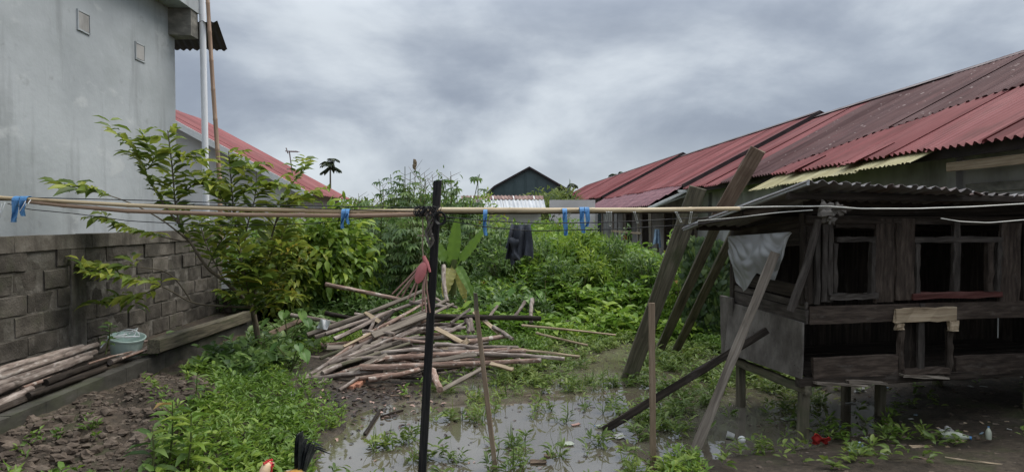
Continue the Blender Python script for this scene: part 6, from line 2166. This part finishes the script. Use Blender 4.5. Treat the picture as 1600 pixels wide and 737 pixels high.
single("dead_stems", ds, M_straw, "dry dead stems poking out of the weed bank", None, kind="stuff")
# tall grass blades around the thickets
n = 2200
x, y = scatter(n, -5.5, -.6, 11.0, 16.0)
z = ground_z(x, y)
D = np.stack([nr.normal(size=n) * .5, nr.normal(size=n) * .5, np.ones(n)], 1)
lst = [LV(np.stack([x, y, z], 1), D, np.stack([D[:, 0], D[:, 1] - .3, np.full(n, .2)], 1), nr.uniform(.4, .95, n), .022, T_BLADE, nr.random(n) * .7)]
x, y = scatter(9000, -6.0, .6, 10.2, 16)
lst.append(sprigs(x, y, ground_z(x, y), 6, .13, .045, .35, .42, T_LEAF, rb=patch(x, y) * .6))
leaf_single("tall_weeds", lst, M_leaf_cass, "darker tall weeds and grass between the shrubs", None, kind="stuff")

# ground cover on the near banks
x, y = scatter(30000, -3.5, 3.2, 3.4, 11.2)
d = polydist(x, y, POND) + .10 * wob(x, y, 1.6)
inr = inpoly(x, y, rub_w)
xp = x + .043 * y
rub_d = polydist(x, y, rub_w)
mud = np.exp(-(((x - MUD[0] - .15) / .55) ** 2 + ((y - MUD[1]) / .85) ** 2)) * 1.3
keep = (d > -.02) & (rub_d > .04 * wob(x, y, 5)) & (xp > -3.5) & (nr.random(len(x)) > mud * 1.1) & ~((x > 1.3) & (y < 5.0)) & ~((x > 2.3) & (y < 7.0) & (nr.random(len(x)) < .85))
pile = np.exp(-(((x + 1.6) / 1.15) ** 2 + ((y - 7.5) / 1.05) ** 2))
keep &= nr.random(len(x)) > pile * 1.75
x, y = x[keep], y[keep]
z = ground_z(x, y)
lst = [sprigs(x, y, z, 6, .062, .019, .42, .09, T_SMALL, rb=patch(x, y))]
q = nr.random(len(x)) < .16
lst.append(sprigs(x[q], y[q], z[q], 5, .075, .034, .25, .13, T_LEAF, rb=patch(x[q], y[q])))
leaf_single("ground_cover", lst, M_leaf_cover, "low leafy green weeds carpeting the bank", None, kind="stuff")
x, y = scatter(2600, -3.6, -1.9, 3.4, 7.2)
q = inpoly(x, y, rub_w) & (wob(x, y, 3.1, 6) + .4 * wob(x, y, 8, 2) > .5) & (x + .043 * y > -3.45)
leaf_single("rubble_weeds", [sprigs(x[q], y[q], ground_z(x[q], y[q]), 5, .05, .018, .3, .06, T_SMALL, rb=patch(x[q], y[q]))], M_leaf_cover, "thin weeds sprouting on the rubble mound", None, kind="stuff")
# broader weeds under the tree
x, y = scatter(700, -3.45, -2.3, 5.8, 10.5)
q = (polydist(x, y, rub_w) > .15) & (nr.random(len(x)) > sstep(-2.75, -2.4, x)) & (polydist(x, y, POND) > .15) & (x + .043 * y > -3.5)
leaf_single("broad_weeds", [sprigs(x[q], y[q], ground_z(x[q], y[q]), 6, .13, .062, .3, .22, T_LEAF)], M_leaf_cass, "broader dark weeds under the tree", None, kind="stuff")

# weeds floating and standing in the pond
OPEN = [(450, 655), (500, 600), (600, 590), (700, 600), (800, 606), (850, 604), (915, 590), (948, 545), (978, 545), (972, 600), (950, 640), (985, 680), (1012, 705), (1010, 760), (500, 760), (520, 700)]
open_w = [(G(a_, b2).x, G(a_, b2).y) for a_, b2 in OPEN]
x, y = scatter(24000, -2.2, 3.2, 3.6, 10.0)
d = polydist(x, y, POND) + .1 * wob(x, y, 1.6)
open_w2 = [(G(a_, b2).x, G(a_, b2).y) for a_, b2 in ((1085, 650), (1125, 622), (1190, 650), (1240, 690), (1180, 722), (1100, 716), (1055, 690))]
od = np.minimum(polydist(x, y, open_w), polydist(x, y, open_w2) + .05) + .10 * wob(x, y, 4.5, 1.3) + .06 * wob(x, y, 9, .3)
cl = wob(x, y, 3.1, 4.4) * .5 + .5 * wob(x, y, 7, 1)
dens = np.where(od > 0, sstep(-.15, .45, cl + .02) * (.26 + .36 * sstep(0, .6, od)), .002)
shade = (x > 2.25) & (y < 6.6)
dens = np.where(shade, dens * .35, dens)
keep = (d < .06) & (nr.random(len(x)) < dens) & ~((x < -.2) & (y > 5.9) & (nr.random(len(x)) < .8))
x, y = x[keep], y[keep]
z = np.maximum(ground_z(x, y), 0.0) + .002
CLU = [(590, 705, .15, 16), (640, 690, .12, 14), (655, 725, .14, 14), (700, 660, .12, 9), (745, 650, .16, 18), (790, 690, .12, 12), (800, 730, .16, 20), (720, 722, .1, 8), (850, 640, .15, 12), (880, 660, .1, 6), (895, 605, .2, 40), (935, 600, .2, 30),
       (940, 690, .12, 10), (985, 735, .2, 22), (860, 715, .08, 4), (760, 620, .25, 30), (820, 600, .25, 34), (700, 615, .2, 14), (915, 640, .12, 8)]
cx_, cy_ = [], []
for (a_, b2, s_, k_) in CLU:
    g_ = G(a_, b2)
    k_ = max(3, int(k_ * .5))
    cx_ += list(g_.x + nr.normal(size=k_) * s_ * .55); cy_ += list(g_.y + nr.normal(size=k_) * s_ * .75)
cx_, cy_ = np.array(cx_), np.array(cy_)
x, y = np.concatenate([x, cx_]), np.concatenate([y, cy_])
z = np.maximum(ground_z(x, y), 0.0) + .002
lst = [sprigs(x, y, z, 8, .075, .020, .28, .09, T_LEAF, rb=patch(x, y))]
n_ = 260
i_ = nr.integers(0, len(cx_), n_)
Dg = np.stack([nr.normal(size=n_) * .6, nr.normal(size=n_) * .6, np.ones(n_)], 1)
lst.append(LV(np.stack([cx_[i_], cy_[i_], np.zeros(n_)], 1), Dg, np.stack([Dg[:, 0], Dg[:, 1] - .3, np.full(n_, .2)], 1), nr.uniform(.08, .24, n_), .008, T_BLADE, nr.random(n_) * .8))
q = nr.random(len(x)) < .3
lst.append(sprigs(x[q], y[q], z[q], 6, .095, .03, .15, .12, T_LEAF, rb=patch(x[q], y[q])))
leaf_single("pond_weed", lst, M_leaf_pond, "leafy green weeds growing out of the pond water", None, kind="stuff")
x, y = scatter(5200, 1.2, 5.6, 4.2, 9.5)
cl = wob(x, y, 2.6, 3.3) + .5 * wob(x, y, 6, 1)
q = (ground_z(x, y) > .0) & (nr.random(len(x)) < sstep(.0, .7, cl) * np.where(y > 6.0, 1, .45) * np.where(x > 3.6, .35, 1))
x, y = x[q], y[q]
leaf_single("coop_weeds", [sprigs(x, y, ground_z(x, y), 6, .075, .028, .3, .10, T_LEAF, rb=patch(x, y))], M_leaf_pond, "sparse weeds on the dirt under the coop", None, kind="stuff")
# dead leaves and debris lying on mud and water
x, y = scatter(2200, -2.4, -0.2, 5.0, 7.8)
q = (nr.random(len(x)) < np.exp(-(((x + 1.5) / .6) ** 2 + ((y - 6.4) / .8) ** 2)) * .9)
x, y = x[q], y[q]
n = len(x)
lst = [LV(np.stack([x, y, np.maximum(ground_z(x, y), 0) + .006], 1), np.stack([nr.normal(size=n), nr.normal(size=n), np.full(n, .05)], 1), np.stack([nr.normal(size=n) * .2, nr.normal(size=n) * .2, np.ones(n)], 1), nr.uniform(.03, .09, n), .028, T_LEAF)]
M_dead = leafmat("dead_leaf", (.009, .007, .005), (.022, .016, .011), (.065, .05, .035), trans=.05, brown=(.2, .16, .12))
leaf_single("dead_leaves", lst, M_dead, "dead leaves and bark bits on the mud before the heap", None, kind="stuff")
x, y = scatter(700, -1.6, 3.0, 4.0, 9)
q = polydist(x, y, POND) < -.05
x, y = x[q], y[q]; n = len(x)
lst = [LV(np.stack([x, y, np.full(n, .004)], 1), np.stack([nr.normal(size=n), nr.normal(size=n), np.zeros(n)], 1), np.stack([nr.normal(size=n) * .08, nr.normal(size=n) * .08, np.ones(n)], 1), nr.uniform(.015, .06, n), .014, T_LEAF)]
leaf_single("floating_leaves", lst, M_dead, "small dark leaf bits floating on the open water", None, kind="stuff")

# single young plants ---------------------------------------------------------------
def sapling(px, py, h, n, Ln, Wd, mat, lb, droop=.35, name="young_plant", Yfix=None):
    q = G(px, py, .1)
    for _ in range(6):
        q = G(px, py, gz(q.x, q.y))
    if Yfix:
        q = P(px, py, Yfix)
    t = thing(name, lb, "plant", q, "young plants on the bank")
    top = q + Vector((rnd.uniform(-.05, .05), rnd.uniform(-.05, .05), h))
    part("stem", MB().tube([q - Vector((0, 0, .03)), q.lerp(top, .5) + Vector((.015, 0, 0)), top], [.008, .006, .003], 6), M_stem, t, 60)
    k = np.arange(n); tt = .25 + .75 * k / n; az = k * 2.4
    B = np.array(q) + (np.array(top) - np.array(q)) * tt[:, None]
    D = np.stack([np.cos(az), np.sin(az), .35 - droop * 1.4 * (1 - tt)], 1)
    leaf_part("leaf_crown", [LV(B, D, np.array((0, 0, 1.)) + nr.normal(size=(n, 3)) * .2, Ln * nr.uniform(.7, 1.15, n), Wd, T_LEAF)], mat, t)


sapling(262, 735, .46, 16, .17, .05, M_leaf_cover, "young plant with long pointed leaves at the edge of the rubble")
sapling(290, 742, .40, 14, .18, .055, M_leaf_cover, "second young plant with long leaves right of the first on the rubble edge")
sapling(236, 752, .36, 12, .17, .05, M_leaf_cass, "darker young plant left of the other two at the bottom of the rubble")
sapling(300, 640, .3, 10, .12, .045, M_leaf_cass, "small plant by the brown boulder")
sapling(410, 572, .38, 14, .10, .035, M_leaf_cass, "small sapling at the foot of the tree")
sapling(255, 560, .3, 12, .13, .07, M_leaf_cass, "leafy plant growing at the end of the kerb")
sapling(232, 575, .24, 9, .14, .08, M_leaf_taro, "pale broad-leaved plant against the kerb end")
sapling(165, 548, .28, 16, .10, .05, M_leaf_cass, "weed growing beside the mint tub", Yfix=6.3)
sapling(618, 725, .20, 9, .10, .05, M_leaf_shrub, "small bright plant standing in the open water left of the black post")
sapling(575, 730, .14, 10, .10, .03, M_leaf_pond, "low weed tuft in the shallow water near the rooster")
sapling(437, 700, .12, 10, .09, .03, M_leaf_pond, "weed tuft behind the rooster")

# ivy over the fence behind the planks -----------------------------------------------------
iv = thing("ivy_hedge", "dark ivy mass hanging behind the propped planks beside the coop", "ivy", (3.05, 9.7, .1))
for i in range(6):
    mb = MB().board(Vector((2.75 + i * .17, 9.75 + i * .02, -.05)), Vector((2.75 + i * .17, 9.8, 1.45)), Vector((.08, 0, 0)), Vector((0, .012, 0)), 3)
    part("fence_board", mb, M_wooddark, iv)
n = 4200
u, v = nr.random(n), nr.random(n)
bul = .22 * np.sin(np.pi * u) + .1 * wob(u * 3, v * 4, 1.4)
B = np.stack([2.62 + 1.1 * u + .05 * nr.normal(size=n), 9.66 - bul - .12 * nr.random(n), .06 + 1.5 * v - .18 * u], 1)
D = np.stack([nr.normal(size=n) * .35, np.full(n, -.35), np.full(n, -.9)], 1)
N = np.stack([nr.normal(size=n) * .35, np.full(n, -1.), np.full(n, .45)], 1)
LL = nr.uniform(.055, .12, n)
leaf_part("leaves", [LV(B, D, N, LL, LL * .95, T_HEART)], M_leaf_ivy, iv)
bush("hedge_bush", "light green bush between the widest plank and the ivy", "bush", (2.72, 10.4, .1), .4, .4, 1.4, 220, 6, .10, .04, M_leaf_weed, droop=.2, stem=.02, bot=0, seed=12, group=None)
bush("hedge_bush", "green bush at the foot of the row house behind the planks", "bush", (3.3, 11.3, .1), .7, .6, 1.1, 320, 6, .11, .045, M_leaf_weed, droop=.2, stem=.02, bot=0, seed=15)

# plants far behind -----------------------------------------------------------------------------
bush("round_bush", "round bright bush standing before the dark green building", "bush", (P(862, 340, 30).x, 30, 0), 1.75, 1.6, 3.35, 520, 7, .30, .10, M_leaf_far, droop=.1, bot=.0, lump=.12, seed=6, stem=.08)
bush("small_tree", "small dark tree by the shed wall right of the dark shirt", "tree", (P(857, 380, 19.5).x, 19.5, 0), .22, .22, 1.9, 60, 6, .16, .05, M_leaf_palm, droop=.2, bot=.35, stem=.09, trunkh=1.75, seed=9)
FT = [(-34, 70, 7, 4.6), (-24, 75, 6, 4.2), (-17, 66, 5, 3.6), (-11, 72, 5, 4.4), (-6.5, 64, 4, 3.4), (-2.5, 70, 4, 3.6), (1.5, 78, 5, 4.0), (6, 72, 4, 4.2), (10, 80, 5, 5), (-13, 50, 3.5, 2.9), (-8.5, 46, 3, 2.6), (-4.8, 44, 2.6, 2.5), (-16.5, 56, 4, 3.2)]
TL = ["far tree hidden behind the grey house", "far tree behind the pale house", "far tree below the palm", "far tree on the horizon left of the thicket", "far tree on the horizon behind the thicket", "far tree on the horizon behind the black post", "far tree behind the dark green building", "far tree at the end of the row roof", "far tree behind the row roof", "low far bush at the end of the red gable roof", "low far bush right of the red gable roof", "low far bush behind the cassava", "low far bush behind the antenna"]
for (x, y, r, h), lb in zip(FT, TL):
    bush("far_tree", lb, "tree", (x, y, -.2), r, r * .7, h, 420, 6, .62, .26, M_leaf_far, droop=.1, bot=.0, lump=.15, stem=.12, seed=x, group="trees on the horizon", limbs=4, inner=.6)


def palm(px, py, Y, fl, nf, lb, thin=.09):
    c = P(px, py, Y)
    t = thing("palm_tree", lb, "palm", (c.x, c.y, 0), "far palms")
    part("trunk", MB().tube([(c.x + .05, Y, -.2), (c.x, Y, c.z * .5), (c.x, Y, c.z)], [thin * 1.3, thin, thin * .8], 8), M_bark, t, 60)
    B, D, N, LL = [], [], [], []
    mb = MB()
    for k in range(nf):
        az = k * 2.399 + .4
        el = (1.15, .55, .1, -.5, -.9)[k % 5]
        hd_ = Vector((math.cos(az), math.sin(az) * .8, 0))
        path = smooth_path([c, c + hd_ * fl * .5 * math.cos(el * .8) + Vector((0, 0, fl * .5 * math.sin(el) + .05 * fl)), c + hd_ * fl * .85 * math.cos(el * .6) + Vector((0, 0, fl * (.6 * math.sin(el) - .12)))], 6)
        mb.tube(path, .02, 4)
        for i in range(1, len(path)):
            tdir = (path[i] - path[i - 1]).normalized()
            lat = tdir.cross(Vector((0, 0, 1))).normalized()
            for s_ in (-1, 1):
                for jj_ in (0, .5):
                    B.append(path[i - 1].lerp(path[i], jj_)); D.append(lat * s_ * .7 + tdir * .6 + Vector((0, 0, -.45))); N.append(Vector((0, 0, 1)) + lat * .1); LL.append(fl * .34)
    part("rib", mb, M_stem, t)
    leaf_part("crown", [LV([tuple(b) for b in B], [tuple(b) for b in D], [tuple(b) for b in N], np.array(LL), np.array(LL) * .22, T_LEAF)], M_leaf_palm, t)


palm(516, 258, 60, 1.15, 16, "slim dark areca palm against the clouds right of the red gable roof")
palm(964, 276, 75, 1.1, 13, "tiny palm top peeking over the row roof")
palm(884, 300, 36, .9, 11, "small palm at the corner of the dark green building", .05)
